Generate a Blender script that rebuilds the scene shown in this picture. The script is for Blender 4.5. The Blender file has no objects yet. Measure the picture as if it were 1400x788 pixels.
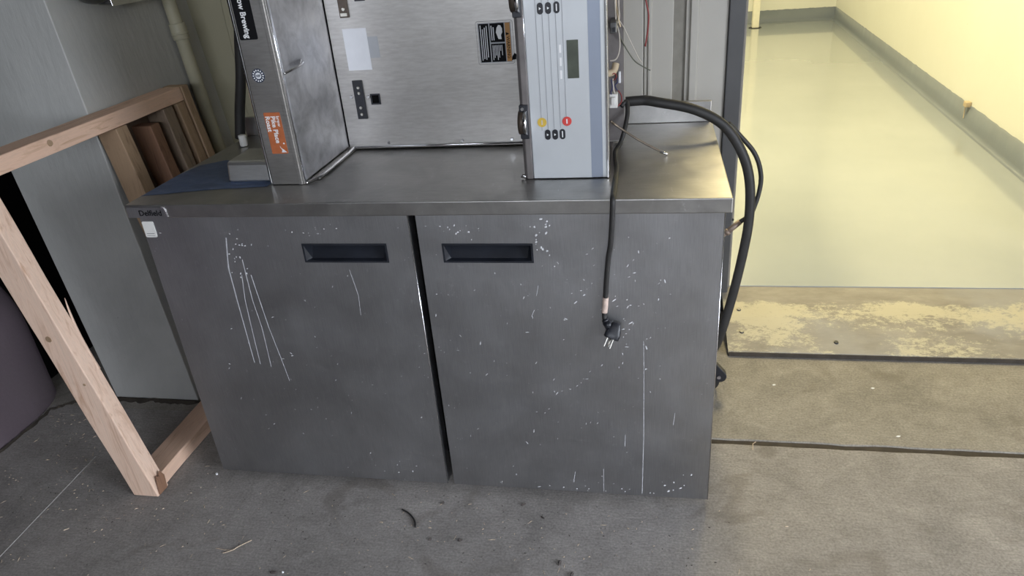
import bpy, bmesh, math, random
from mathutils import Vector, Matrix, noise

random.seed(7)
SC = bpy.context.scene
COL = SC.collection
PI = math.pi

# ------------------------------------------------------------------ camera
cam_d = bpy.data.cameras.new('camera')
cam = bpy.data.objects.new('camera', cam_d)
COL.objects.link(cam)
cam.location = (1.346, -1.566, 1.5096)
cam.rotation_euler = (math.radians(62.8853), math.radians(4.3711), math.radians(9.7788))
cam_d.sensor_width = 36.0
cam_d.lens = 985.43 / 1400 * 36
cam_d.clip_start = 0.02
SC.camera = cam

# ------------------------------------------------------------------ world and light
world = bpy.data.worlds.new('overcast_sky')
SC.world = world
world.use_nodes = True
wn = world.node_tree.nodes
wn['Background'].inputs[0].default_value = (0.84, 0.90, 1.0, 1)
wn['Background'].inputs[1].default_value = 17.5

def area(name, loc, target, sx, sy, power, col, portal=False):
    d = bpy.data.lights.new(name, 'AREA')
    d.shape = 'RECTANGLE'; d.size = sx; d.size_y = sy; d.energy = power; d.color = col
    if portal:
        d.cycles.is_portal = True
    o = bpy.data.objects.new(name, d)
    COL.objects.link(o)
    o.location = loc
    o.rotation_euler = (Vector(target) - Vector(loc)).to_track_quat('-Z', 'Y').to_euler()
    return o
# portal over the open loading door in the right hand wall (guides the sky light, emits nothing itself)
area('door_portal', (4.0, -1.8, 1.05), (0, -1.8, 1.05), 1.6, 2.1, 1, (1, 1, 1), True)
area('front_portal', (1.5, -5.6, 2.2), (1.5, 0, 2.2), 4.2, 0.6, 1, (1, 1, 1), True)  # added strip opening in the unseen front wall, for frontal fill

SC.view_settings.view_transform = 'Standard'
SC.view_settings.look = 'None'
SC.view_settings.gamma = 1.0
SC.view_settings.use_curve_mapping = False
SC.view_settings.exposure = 0.0

# ------------------------------------------------------------------ materials
MATS = {}
def nodes_of(name):
    m = bpy.data.materials.new(name)
    m.use_nodes = True
    nt = m.node_tree
    return m, nt, nt.nodes, nt.links, nt.nodes['Principled BSDF']

def lin(c):
    return tuple(((x / 255) / 12.92 if x / 255 <= 0.04045 else ((x / 255 + 0.055) / 1.055) ** 2.4) for x in c)

def mapped(nt, scale=(1, 1, 1), rot=(0, 0, 0)):
    t = nt.nodes.new('ShaderNodeTexCoord'); mp = nt.nodes.new('ShaderNodeMapping')
    mp.inputs['Scale'].default_value = scale
    mp.inputs['Rotation'].default_value = rot
    nt.links.new(t.outputs['Object'], mp.inputs['Vector'])
    return mp.outputs['Vector']

def noise_n(nt, vec, scale, detail=4, rough=0.55, dist=0.0):
    n = nt.nodes.new('ShaderNodeTexNoise')
    n.inputs['Scale'].default_value = scale; n.inputs['Detail'].default_value = detail
    n.inputs['Roughness'].default_value = rough; n.inputs['Distortion'].default_value = dist
    nt.links.new(vec, n.inputs['Vector'])
    return n.outputs['Fac']

def ramp(nt, fac, stops):
    r = nt.nodes.new('ShaderNodeValToRGB')
    el = r.color_ramp.elements
    while len(el) < len(stops):
        el.new(0.5)
    for e, (p, c) in zip(el, stops):
        e.position = p
        e.color = (c[0], c[1], c[2], 1) if hasattr(c, '__len__') else (c, c, c, 1)
    nt.links.new(fac, r.inputs['Fac'])
    return r.outputs['Color']

def mix(nt, fac, a, b, mode='MIX'):
    m = nt.nodes.new('ShaderNodeMix'); m.data_type = 'RGBA'; m.blend_type = mode
    for s, v in ((m.inputs[0], fac), (m.inputs[6], a), (m.inputs[7], b)):
        if hasattr(v, 'is_output'):
            nt.links.new(v, s)
        elif hasattr(v, '__len__'):
            s.default_value = (v[0], v[1], v[2], 1)
        else:
            s.default_value = v
    return m.outputs[2]

def bump(nt, bs, h, strength=0.2, dist=0.01):
    b = nt.nodes.new('ShaderNodeBump')
    b.inputs['Strength'].default_value = strength; b.inputs['Distance'].default_value = dist
    nt.links.new(h, b.inputs['Height'])
    nt.links.new(b.outputs['Normal'], bs.inputs['Normal'])

def plain(name, c, rough=0.5, metal=0.0, var=0.12, vscale=30, coat=0.0):
    """one colour with a little mottling"""
    m, nt, N, L, bs = nodes_of(name)
    n = noise_n(nt, mapped(nt), vscale)
    a = [x * (1 - var) for x in c]; b = [min(1, x * (1 + var)) for x in c]
    L.new(ramp(nt, n, [(0.3, a), (0.7, b)]), bs.inputs['Base Color'])
    bs.inputs['Roughness'].default_value = rough
    bs.inputs['Metallic'].default_value = metal
    if coat:
        bs.inputs['Coat Weight'].default_value = coat
    MATS[name] = m
    return m

def steel(name, c, rough=0.34, brush=(1.5, 1.5, 60), smudge=0.35, smudge_scale=5.0, tint=None, rvar=0.14, aniso=0.0, scuff=0.0):
    """brushed stainless sheet: fine brush lines, handling smudges and dull drips"""
    m, nt, N, L, bs = nodes_of(name)
    v = mapped(nt)
    fine = noise_n(nt, mapped(nt, brush), 14, 3, 0.6)
    big = noise_n(nt, v, smudge_scale, 6, 0.62, 0.6)
    dark = [x * (1 - smudge) for x in c]
    base = ramp(nt, big, [(0.30, dark), (0.55, c), (0.75, [min(1, x * 1.12) for x in c])])
    base = mix(nt, 0.10, base, ramp(nt, fine, [(0.3, 0.0), (0.7, 1.0)]), 'OVERLAY')
    if scuff:
        sc1 = noise_n(nt, mapped(nt, (1.6, 1, 1.2), (0.3, 0.7, 0.4)), 16, 10, 0.78, 0.3)
        base = mix(nt, ramp(nt, sc1, [(0.60, 0.0), (0.74, scuff)]), base, (0.85, 0.85, 0.88))
        sc2 = noise_n(nt, mapped(nt, (9, 1.2, 2.0), (0.2, 0.5, 0.9)), 9, 6, 0.7)
        base = mix(nt, ramp(nt, sc2, [(0.66, 0.0), (0.72, scuff)]), base, (0.8, 0.8, 0.83))
    L.new(base, bs.inputs['Base Color'])
    bs.inputs['Metallic'].default_value = 1.0
    rr = ramp(nt, noise_n(nt, v, smudge_scale * 1.7, 5, 0.6, 0.3), [(0.3, rough - rvar / 2), (0.7, rough + rvar)])
    L.new(rr, bs.inputs['Roughness'])
    bs.inputs['Anisotropic'].default_value = aniso
    bump(nt, bs, fine, 0.05, 0.002)
    MATS[name] = m
    return m

def wood(name, light, dark, axis='z', red=None, rough=0.7):
    m, nt, N, L, bs = nodes_of(name)
    sc = {'x': (1.2, 14, 14), 'y': (14, 1.2, 14), 'z': (14, 14, 1.2)}[axis]
    v = mapped(nt, sc)
    g = noise_n(nt, v, 3.2, 6, 0.62, 1.6)
    base = ramp(nt, g, [(0.28, dark), (0.50, light), (0.62, [x * 0.86 for x in light]), (0.8, light)])
    fib = noise_n(nt, mapped(nt, {'x': (2, 90, 90), 'y': (90, 2, 90), 'z': (90, 90, 2)}[axis]), 3, 3)
    base = mix(nt, 0.35, base, ramp(nt, fib, [(0.3, [x * 0.6 for x in light]), (0.6, light)]), 'MULTIPLY')
    base = mix(nt, 0.45, base, ramp(nt, g, [(0.28, dark), (0.5, light)]))
    k = noise_n(nt, mapped(nt, (5, 5, 5)), 2.2, 3)
    base = mix(nt, ramp(nt, k, [(0.62, 0.0), (0.74, 0.55)]), base, dark)
    L.new(base, bs.inputs['Base Color'])
    bs.inputs['Roughness'].default_value = rough
    bump(nt, bs, fib, 0.25, 0.003)
    MATS[name] = m
    return m

def painted(name, c, dirt=(0.2, 0.19, 0.17), amount=0.35, scale=3.0, rough=0.6, bscale=60, bstr=0.25, streak=False):
    m, nt, N, L, bs = nodes_of(name)
    v = mapped(nt)
    n = noise_n(nt, v, scale, 8, 0.65, 0.4)
    base = ramp(nt, n, [(0.30, [c[i] * (1 - amount) + dirt[i] * amount * 0.6 for i in range(3)]), (0.58, c), (0.8, [min(1, x * 1.06) for x in c])])
    pits = noise_n(nt, mapped(nt, (1, 1, 0.6)), 26, 5, 0.7)
    base = mix(nt, ramp(nt, pits, [(0.70, 0.0), (0.76, 0.75)]), base, dirt)
    L.new(base, bs.inputs['Base Color'])
    bs.inputs['Roughness'].default_value = rough
    bump(nt, bs, noise_n(nt, mapped(nt, (1, 1, 0.25) if streak else (1, 1, 1)), bscale, 5), bstr, 0.006)
    MATS[name] = m
    return m

# concrete of the bay floor: mottled, broom marks, stains with shapes of their own
def concrete(name, c, rough=0.82):
    m, nt, N, L, bs = nodes_of(name)
    v = mapped(nt)
    n1 = noise_n(nt, v, 2.2, 9, 0.68, 0.5)
    base = ramp(nt, n1, [(0.30, [x * 0.76 for x in c]), (0.5, c), (0.72, [x * 1.14 for x in c])])
    n2 = noise_n(nt, v, 9, 8, 0.7, 0.8)
    base = mix(nt, 0.5, base, ramp(nt, n2, [(0.32, 0.32), (0.55, 0.5), (0.72, 0.66)]), 'OVERLAY')
    br = noise_n(nt, mapped(nt, (4, 46, 1), (0, 0, 0.9)), 5, 4, 0.6)
    base = mix(nt, 0.30, base, ramp(nt, br, [(0.3, 0.3), (0.7, 0.7)]), 'OVERLAY')
    sp = noise_n(nt, v, 150, 3, 0.7)
    base = mix(nt, 0.28, base, ramp(nt, sp, [(0.35, 0.15), (0.65, 0.85)]), 'OVERLAY')
    # pale worn patches
    pa = noise_n(nt, v, 6.5, 10, 0.75, 0.2)
    base = mix(nt, ramp(nt, pa, [(0.64, 0.0), (0.70, 0.35)]), base, [min(1, x * 1.7) for x in c])
    # oily brown stains
    st = noise_n(nt, mapped(nt, (1, 1, 1)), 3.4, 4, 0.5, 1.2)
    base = mix(nt, ramp(nt, st, [(0.62, 0.0), (0.70, 0.40)]), base, [c[0] * 0.5, c[1] * 0.46, c[2] * 0.42])
    L.new(base, bs.inputs['Base Color'])
    bs.inputs['Roughness'].default_value = rough
    bs.inputs['Specular IOR Level'].default_value = 0.35
    h = mix(nt, 0.5, br, sp)
    bump(nt, bs, h, 0.35, 0.004)
    MATS[name] = m
    return m

concrete('concrete', (0.285, 0.266, 0.250))
concrete('concrete_back', (0.275, 0.255, 0.225))
# ramp board: bare grey-brown with flaked cream paint
def ramp_mat():
    m, nt, N, L, bs = nodes_of('ramp_paint')
    v = mapped(nt)
    n = noise_n(nt, mapped(nt, (1, 3, 1)), 5, 9, 0.7, 0.3)
    bare = ramp(nt, n, [(0.3, (0.22, 0.20, 0.165)), (0.7, (0.36, 0.33, 0.275))])
    grey = noise_n(nt, v, 3.2, 4, 0.5)
    bare = mix(nt, ramp(nt, grey, [(0.5, 0.0), (0.66, 0.75)]), bare, (0.34, 0.33, 0.31))
    flakes = noise_n(nt, mapped(nt, (1.0, 1.8, 1)), 17.0, 12, 0.9, 0.1)
    # paint survives on the middle and lower band of the board (object y runs up the ramp)
    sep = nt.nodes.new('ShaderNodeSeparateXYZ'); t = nt.nodes.new('ShaderNodeTexCoord')
    L.new(t.outputs['Object'], sep.inputs[0])
    mr = nt.nodes.new('ShaderNodeMapRange')
    mr.inputs['From Min'].default_value = 0.80; mr.inputs['From Max'].default_value = 1.20
    L.new(sep.outputs['Y'], mr.inputs['Value'])
    band = ramp(nt, mr.outputs['Result'], [(0.0, 0.50), (0.30, 0.56), (0.56, 0.64), (0.66, 0.60), (0.76, 0.40), (1.0, 0.30)])
    patch = ramp(nt, noise_n(nt, mapped(nt, (1.0, 1.5, 1)), 2.6, 3, 0.5), [(0.35, 0.02), (0.65, 0.20)])
    pa = nt.nodes.new('ShaderNodeMath'); pa.operation = 'ADD'
    L.new(patch, pa.inputs[0]); L.new(flakes, pa.inputs[1])
    ad = nt.nodes.new('ShaderNodeMath'); ad.operation = 'ADD'
    L.new(pa.outputs[0], ad.inputs[0]); L.new(band, ad.inputs[1])
    mask = ramp(nt, ad.outputs[0], [(0.535, 0.0), (0.56, 0.75)])
    r2 = mask.node; r2.color_ramp.elements[0].position = 0.0
    sub = nt.nodes.new('ShaderNodeMath'); sub.operation = 'SUBTRACT'; sub.inputs[1].default_value = 0.63
    L.new(ad.outputs[0], sub.inputs[0]); L.new(sub.outputs[0], r2.inputs['Fac'])
    r2.color_ramp.elements[0].position = 0.50; r2.color_ramp.elements[1].position = 0.54
    base = mix(nt, mask, bare, (0.58, 0.53, 0.37))
    L.new(base, bs.inputs['Base Color'])
    bs.inputs['Roughness'].default_value = 0.75
    bump(nt, bs, flakes, 0.25, 0.004)
    MATS['ramp_paint'] = m
ramp_mat()

steel('door_steel', (0.405, 0.405, 0.415), 0.42, (60, 60, 1.2), 0.14, 3.0, rvar=0.08, scuff=0.28)
steel('top_steel', (0.42, 0.41, 0.395), 0.36, (1.0, 30, 1.0), 0.20, 5.0, rvar=0.08, scuff=0.4)
steel('brewer_steel', (0.53, 0.51, 0.485), 0.40, (2, 2, 12), 0.06, 3.0, rvar=0.05)
steel('smudged_steel', (0.66, 0.66, 0.68), 0.42, (40, 3, 3), 0.34, 12.0)
steel('tray_steel', (0.62, 0.61, 0.60), 0.36, (2, 2, 30), 0.1, 5.0, rvar=0.05)
steel('bright_steel', (0.80, 0.80, 0.82), 0.16, (2, 2, 30), 0.08, 4.0, rvar=0.06)
plain('silver_panel', (0.55, 0.57, 0.585), 0.40, 0.25, 0.03, 12)
plain('silver_blue', (0.28, 0.315, 0.385), 0.38, 0.25, 0.03, 12)
plain('panel_line', (0.30, 0.31, 0.33), 0.5)
plain('black_plastic', (0.016, 0.017, 0.022), 0.38, 0, 0.2)
plain('recess_plastic', (0.014, 0.016, 0.022), 0.30, 0, 0.3, 14)
plain('black_rubber', (0.022, 0.021, 0.020), 0.55, 0, 0.2)
plain('dark_gap', (0.006, 0.006, 0.006), 1.0)
MATS['dark_gap'].node_tree.nodes['Principled BSDF'].inputs['Specular IOR Level'].default_value = 0.0
plain('white_print', (0.80, 0.80, 0.80), 0.6, 0, 0.03)
plain('white_plastic', (0.72, 0.71, 0.68), 0.5, 0, 0.05)
plain('blank_label', (0.74, 0.75, 0.78), 0.55, 0, 0.03)
plain('ghost_label', (0.40, 0.41, 0.43), 0.5, 0, 0.05)
plain('orange_label', (0.43, 0.125, 0.045), 0.45, 0, 0.12, 60)
plain('amber_print', (0.50, 0.25, 0.07), 0.5, 0, 0.1)
plain('black_print', (0.006, 0.006, 0.007), 0.7, 0, 0.1)
MATS['black_print'].node_tree.nodes['Principled BSDF'].inputs['Specular IOR Level'].default_value = 0.15
plain('grey_print', (0.20, 0.20, 0.20), 0.5, 0, 0.1)
plain('badge_blue', (0.03, 0.04, 0.07), 0.45)
plain('lcd', (0.075, 0.085, 0.065), 0.3, 0, 0.15)
plain('key_yellow', (0.62, 0.42, 0.06), 0.45)
plain('key_red', (0.60, 0.055, 0.045), 0.45)
plain('wire_red', (0.22, 0.03, 0.03), 0.5)
plain('wire_white', (0.55, 0.50, 0.44), 0.5)
plain('wire_green', (0.10, 0.105, 0.08), 0.5)
plain('wire_blue', (0.03, 0.035, 0.10), 0.5)
plain('chassis', (0.17, 0.155, 0.15), 0.6, 0.2, 0.15)
plain('copper', (0.25, 0.21, 0.17), 0.35, 0.9, 0.2)
plain('brass_pin', (0.62, 0.60, 0.54), 0.42, 1.0, 0.05)
plain('beige_part', (0.50, 0.40, 0.27), 0.6)
plain('bronze', (0.085, 0.065, 0.05), 0.45, 0.3, 0.25)
plain('tape_band', (0.60, 0.47, 0.40), 0.7, 0, 0.25, 90)
plain('clamp_brown', (0.25, 0.19, 0.15), 0.5, 0.3)
plain('door_frame_grey', (0.085, 0.085, 0.088), 0.5, 0, 0.08, 8)
plain('door_stop_tan', (0.26, 0.24, 0.21), 0.5, 0, 0.1)
plain('paint_drip', (0.44, 0.44, 0.46), 0.7, 0, 0.2, 90)
plain('paint_fleck', (0.66, 0.66, 0.68), 0.7, 0, 0.15, 60)
plain('post_cream', (0.80, 0.78, 0.68), 0.45, 0, 0.03)
plain('sawdust', (0.55, 0.44, 0.33), 0.85, 0, 0.3, 300)
plain('bark_chip', (0.06, 0.05, 0.045), 0.9, 0, 0.3, 200)
plain('pale_bead', (0.9, 0.9, 0.9), 0.35)
plain('joint_filler', (0.42, 0.40, 0.38), 0.8, 0, 0.25, 80)
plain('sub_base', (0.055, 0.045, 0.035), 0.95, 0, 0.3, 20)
plain('box_grey', (0.14, 0.14, 0.14), 0.42, 0.7, 0.25, 25)
plain('lamp_tube', (0.9, 0.9, 0.85), 0.4)
# crinkled blue of the thin sheet on the worktop
def blue_sheet_mat():
    m, nt, N, L, bs = nodes_of('blue_film')
    n = noise_n(nt, mapped(nt, (1, 2.2, 1)), 14, 6, 0.65, 0.8)
    L.new(ramp(nt, n, [(0.3, (0.030, 0.055, 0.12)), (0.55, (0.065, 0.105, 0.20)), (0.75, (0.13, 0.17, 0.28))]), bs.inputs['Base Color'])
    bs.inputs['Roughness'].default_value = 0.42
    bump(nt, bs, n, 0.4, 0.006)
    MATS['blue_film'] = m
blue_sheet_mat()

wood('wood_pale_z', (0.82, 0.62, 0.49), (0.56, 0.36, 0.25), 'z')
wood('wood_pale_y', (0.80, 0.57, 0.43), (0.54, 0.34, 0.22), 'y')
wood('wood_tan_z', (0.43, 0.30, 0.19), (0.24, 0.155, 0.09), 'z')
wood('wood_red_z', (0.30, 0.165, 0.10), (0.16, 0.08, 0.05), 'z')
wood('wood_grey_z', (0.30, 0.225, 0.16), (0.14, 0.10, 0.07), 'z')
wood('wood_dark_z', (0.13, 0.085, 0.055), (0.06, 0.04, 0.03), 'z')
painted('pilaster_paint', (0.45, 0.45, 0.43), (0.11, 0.11, 0.10), 0.22, 2.0, 0.5, 45, 0.35, True)
painted('wall_paint', (0.42, 0.345, 0.30), (0.17, 0.16, 0.13), 0.18, 1.6, 0.6, 40, 0.15)
painted('conduit_paint', (0.40, 0.375, 0.27), (0.14, 0.13, 0.10), 0.2, 6, 0.5, 60, 0.1)
painted('dark_panel', (0.155, 0.122, 0.140), (0.24, 0.21, 0.20), 0.25, 3, 0.55, 70, 0.2)
painted('olive_sheet', (0.36, 0.335, 0.235), (0.2, 0.19, 0.13), 0.10, 1.2, 0.6, 25, 0.06)  # olive paint with the left side's shade put into the colour
painted('white_sheet', (0.50, 0.48, 0.435), (0.25, 0.24, 0.21), 0.10, 1.2, 0.45, 25, 0.06)
plain('groove_dark', (0.26, 0.245, 0.21), 0.6)
painted('room_cream', (0.75, 0.76, 0.715), (0.55, 0.5, 0.3), 0.06, 0.9, 0.55, 30, 0.08)
painted('room_base_grey', (0.175, 0.205, 0.255), (0.15, 0.14, 0.12), 0.12, 2, 0.3, 30, 0.05)
painted('bay_wall', (0.46, 0.45, 0.42), (0.2, 0.2, 0.2), 0.2, 1, 0.8, 20, 0.1)
painted('ceiling_paint', (0.40, 0.39, 0.37), (0.2, 0.2, 0.2), 0.2, 1, 0.8, 20, 0.1)
# glossy painted floor of the lit room
def room_floor_mat():
    m, nt, N, L, bs = nodes_of('room_floor_paint')
    n = noise_n(nt, mapped(nt), 1.6, 4, 0.5)
    L.new(ramp(nt, n, [(0.3, (0.33, 0.365, 0.40)), (0.7, (0.365, 0.40, 0.435))]), bs.inputs['Base Color'])
    bs.inputs['Roughness'].default_value = 0.2
    bs.inputs['Coat Weight'].default_value = 0.8; bs.inputs['Coat Roughness'].default_value = 0.06
    bump(nt, bs, noise_n(nt, mapped(nt), 5, 2), 0.02, 0.01)
    MATS['room_floor_paint'] = m
room_floor_mat()

# ------------------------------------------------------------------ mesh helpers
class MB:
    """collects geometry for ONE mesh object"""
    def __init__(s):
        s.v = []; s.f = []; s.sm = []
    def add(s, vs, fs, smooth=False):
        o = len(s.v)
        s.v += [tuple(p) for p in vs]
        s.f += [tuple(i + o for i in f) for f in fs]
        s.sm += [smooth] * len(fs)
        return s
    def box(s, x0, x1, y0, y1, z0, z1):
        return s.add([(x0, y0, z0), (x1, y0, z0), (x1, y1, z0), (x0, y1, z0), (x0, y0, z1), (x1, y0, z1), (x1, y1, z1), (x0, y1, z1)],
                     [(0, 3, 2, 1), (4, 5, 6, 7), (0, 1, 5, 4), (1, 2, 6, 5), (2, 3, 7, 6), (3, 0, 4, 7)])
    def hexa(s, p):
        return s.add(p, [(0, 3, 2, 1), (4, 5, 6, 7), (0, 1, 5, 4), (1, 2, 6, 5), (2, 3, 7, 6), (3, 0, 4, 7)])
    def prism(s, pts, axis, a, b):
        """pts polygon in the other two axes, extruded along axis from a to b"""
        def P(u, v, w):
            return {'x': (w, u, v), 'y': (u, w, v), 'z': (u, v, w)}[axis]
        n = len(pts)
        vs = [P(u, v, a) for u, v in pts] + [P(u, v, b) for u, v in pts]
        fs = [tuple(range(n - 1, -1, -1)), tuple(range(n, 2 * n))]
        fs += [(i, (i + 1) % n, n + (i + 1) % n, n + i) for i in range(n)]
        return s.add(vs, fs)
    def tube(s, pts, r, seg=10, smooth_path=True, sub=6, caps=True, r2=None):
        P = [Vector(p) for p in pts]
        if smooth_path and len(P) > 2:
            Q = []
            for i in range(len(P) - 1):
                p0 = P[max(i - 1, 0)]; p1 = P[i]; p2 = P[i + 1]; p3 = P[min(i + 2, len(P) - 1)]
                for k in range(sub):
                    t = k / sub
                    Q.append(0.5 * ((2 * p1) + (p2 - p0) * t + (2 * p0 - 5 * p1 + 4 * p2 - p3) * t * t + (3 * p1 - p0 - 3 * p2 + p3) * t ** 3))
            Q.append(P[-1]); P = Q
        t = (P[1] - P[0]).normalized()
        n = t.orthogonal().normalized()
        vs = []
        for i, p in enumerate(P):
            t2 = (P[min(i + 1, len(P) - 1)] - P[max(i - 1, 0)]).normalized()
            n = (n - t2 * n.dot(t2)).normalized()
            b = t2.cross(n)
            rr = r if r2 is None else r + (r2 - r) * i / (len(P) - 1)
            for k in range(seg):
                a = 2 * PI * k / seg
                vs.append(p + (n * math.cos(a) + b * math.sin(a)) * rr)
        fs = []
        for i in range(len(P) - 1):
            for k in range(seg):
                fs.append((i * seg + k, i * seg + (k + 1) % seg, (i + 1) * seg + (k + 1) % seg, (i + 1) * seg + k))
        s.add(vs, fs, True)
        if caps:
            m = len(P) - 1
            o = len(s.v) - len(vs)
            s.f += [tuple(o + k for k in range(seg - 1, -1, -1)), tuple(o + m * seg + k for k in range(seg))]
            s.sm += [False, False]
        return s
    def disc(s, c, axis, r, h, seg=24, r_top=None):
        c = Vector(c); ax = Vector(axis).normalized()
        return s.tube([c, c + ax * h], r, seg, False, r2=r_top)
    def build(s, name, mat, parent=None, bevel=0.0, kind=None, seg=2):
        me = bpy.data.meshes.new(name)
        me.from_pydata(s.v, [], s.f)
        me.polygons.foreach_set('use_smooth', s.sm)
        me.update()
        me.materials.append(MATS[mat])
        o = bpy.data.objects.new(name, me)
        COL.objects.link(o)
        if parent:
            o.parent = parent
        if bevel:
            b = o.modifiers.new('bevel', 'BEVEL'); b.width = bevel; b.segments = seg; b.limit_method = 'ANGLE'
            b.angle_limit = math.radians(40)
        if kind:
            o['kind'] = kind
        return o

def tag(o, label, cat, group=None):
    o['label'] = label; o['category'] = cat
    if group:
        o['group'] = group
    return o
def thing(name, label, cat, loc=(0, 0, 0), group=None):
    o = bpy.data.objects.new(name, None)
    o.empty_display_size = 0.05
    COL.objects.link(o)
    return tag(o, label, cat, group)
def struct(name, mb, mat, bevel=0.0, parent=None):
    return mb.build(name, mat, parent, bevel, None if parent else 'structure')

def rrect(x0, x1, z0, z1, r, seg=5):
    pts = []
    for cx, cz, a0 in ((x1 - r, z0 + r, -90), (x1 - r, z1 - r, 0), (x0 + r, z1 - r, 90), (x0 + r, z0 + r, 180)):
        for k in range(seg + 1):
            a = math.radians(a0 + 90 * k / seg)
            pts.append((cx + r * math.cos(a), cz + r * math.sin(a)))
    return pts

def lettering(name, text, size, origin, xdir, ydir, mat, parent, align='LEFT', bold=0.0, sx=1.0, depth=0.0004):
    """text as flat raised print; xdir = reading direction, ydir = up of the letters"""
    cu = bpy.data.curves.new(name, 'FONT')
    cu.body = text; cu.size = size; cu.align_x = align; cu.offset = bold; cu.extrude = depth; cu.resolution_u = 3
    tmp = bpy.data.objects.new('tmp', cu)
    COL.objects.link(tmp)
    dg = bpy.context.evaluated_depsgraph_get()
    me = bpy.data.meshes.new_from_object(tmp.evaluated_get(dg))
    bpy.data.objects.remove(tmp); bpy.data.curves.remove(cu)
    me.name = name
    X = Vector(xdir).normalized(); Y = Vector(ydir).normalized(); Z = X.cross(Y)
    M = Matrix(((X.x * sx, Y.x, Z.x, origin[0]), (X.y * sx, Y.y, Z.y, origin[1]), (X.z * sx, Y.z, Z.z, origin[2]), (0, 0, 0, 1)))
    me.transform(M)
    me.materials.clear(); me.materials.append(MATS[mat])
    o = bpy.data.objects.new(name, me)
    COL.objects.link(o); o.parent = parent
    return o

DOWN, RIGHT, UP = (0, 0, -1), (1, 0, 0), (0, 0, 1)
H = 0.9236                                   # height of the worktop

# ================================================================== THE SETTING
YW = 1.15                                    # face of the back wall
XD0, XD1 = 1.672, 3.15                       # clear opening of the doorway
ZR = 0.10                                    # floor level of the lit room

floor = struct('floor', MB().box(-3.0, 4.6, -5.6, YW + 0.02, -0.20, -0.035), 'sub_base')
def slab(x0, x1, y0, y1, mat, ragged0=0.0, ragged1=0.0, seed=0):
    """a concrete slab whose joint edges are chipped"""
    n = 160 if (ragged0 or ragged1) else 2
    top = []; mb = MB()
    vs = []
    for i in range(n + 1):
        x = x0 + (x1 - x0) * i / n
        a = y0 + ragged0 * (noise.noise((x * 9, seed, 0)) + 0.6 * noise.noise((x * 40, seed, 3)))
        b = y1 + ragged1 * (noise.noise((x * 9, seed + 7, 0)) + 0.6 * noise.noise((x * 40, seed + 7, 3)))
        e = 0.003
        vs += [(x, a, -0.034), (x, a, -e if ragged0 else 0), (x, a + (e if ragged0 else 0), 0), (x, b - (e if ragged1 else 0), 0), (x, b, -e if ragged1 else 0), (x, b, -0.034)]
    fs = []
    for i in range(n):
        for k in range(5):
            fs.append((6 * i + k, 6 * i + k + 6, 6 * i + k + 7, 6 * i + k + 1))
    fs += [(0, 1, 2, 3, 4, 5), tuple(6 * n + k for k in (5, 4, 3, 2, 1, 0))]
    mb.add(vs, fs)
    return mb.build('floor_slab', mat, floor)
slab(-3.0, 4.6, -5.6, 0.290, 'concrete', 0, 0.005, 1)
slab(-3.0, 4.6, 0.312, YW + 0.02, 'concrete_back', 0.005, 0, 5)
MB().box(-3.0, 4.6, 0.283, 0.319, -0.034, -0.004).build('joint_dirt', 'sub_base', floor)
MB().box(-3.0, 0.25, 0.278, 0.324, -0.034, 0.0004).build('joint_patch', 'concrete', floor)
# pale sealant in the saw cut that runs back beside the timber frame
fl = MB()
vs = []; n = 40
for i in range(n + 1):
    y = -1.6 + i * (1.66 / n)
    x = -0.470 - 0.018 * (y + 0.37) / 0.4 * 0.9 + 0.0012 * noise.noise((y * 20, 0, 0))
    w = 0.0022 + 0.0007 * noise.noise((y * 30, 4, 0))
    vs += [(x - w, y, 0.0), (x, y, 0.0012), (x + w, y, 0.0)]
fs = []
for i in range(n):
    for k in range(2):
        fs.append((3 * i + k, 3 * i + k + 1, 3 * i + k + 4, 3 * i + k + 3))
fl.add(vs, fs).build('joint_sealant', 'joint_filler', floor)

# back wall: sheet metal panels with raised seams and one wide dark channel
wb = struct('wall_back', MB().box(-3.0, XD0 - 0.06, YW + 0.010, YW + 0.12, 0, 3.1).box(XD1 + 0.06, 4.6, YW + 0.03, YW + 0.12, 0, 3.1).box(XD0 - 0.06, XD1 + 0.06, YW + 0.03, YW + 0.12, 2.32, 3.1), 'groove_dark')
edges = [(-1.0, -0.62), (-0.60, -0.20), (-0.18, 0.24), (0.26, 0.66), (0.68, 1.08), (1.10, 1.3205), (1.323, 1.424)]
for a, b in edges:
    MB().box(a, b, YW, YW + 0.0099, 0.0, 3.1).build('wall_panel', 'olive_sheet' if b < 0.7 else 'white_sheet', wb, 0.003)  # left panels take the olive that carries the shade
MB().box(1.466, 1.608, YW, YW + 0.0099, 0.0, 3.1).build('wall_panel', 'white_sheet', wb, 0.003)
MB().prism([(1.478, YW), (1.512, YW), (1.507, YW - 0.012), (1.483, YW - 0.012)], 'z', 0, 3.1).build('panel_rib', 'white_sheet', wb, 0.002)
MB().prism([(1.334, YW), (1.352, YW), (1.348, YW - 0.007), (1.338, YW - 0.007)], 'z', 0, 3.1).build('panel_rib', 'white_sheet', wb, 0.002)
for x in (-0.25, -0.05, 0.15, 0.35, 0.55):
    MB().prism([(x - 0.022, YW), (x + 0.022, YW), (x + 0.012, YW - 0.014), (x - 0.012, YW - 0.014)], 'z', 0, 3.1).build('panel_rib', 'olive_sheet', wb, 0.002)

# battered concrete pilaster on the left
def colpt(z):
    return (-0.303 - 0.083 * z, 0.39 + 0.043 * z, -0.648 - 0.115 * z)
p = []
for z in (0.0, 3.1):
    xr, yf, xl = colpt(z)
    p += [(xl, yf, z), (xr, yf, z), (xr, YW + 0.02, z), (xl, YW + 0.02, z)]
struct('wall_pilaster', MB().hexa(p), 'pilaster_paint', 0.003)
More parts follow.
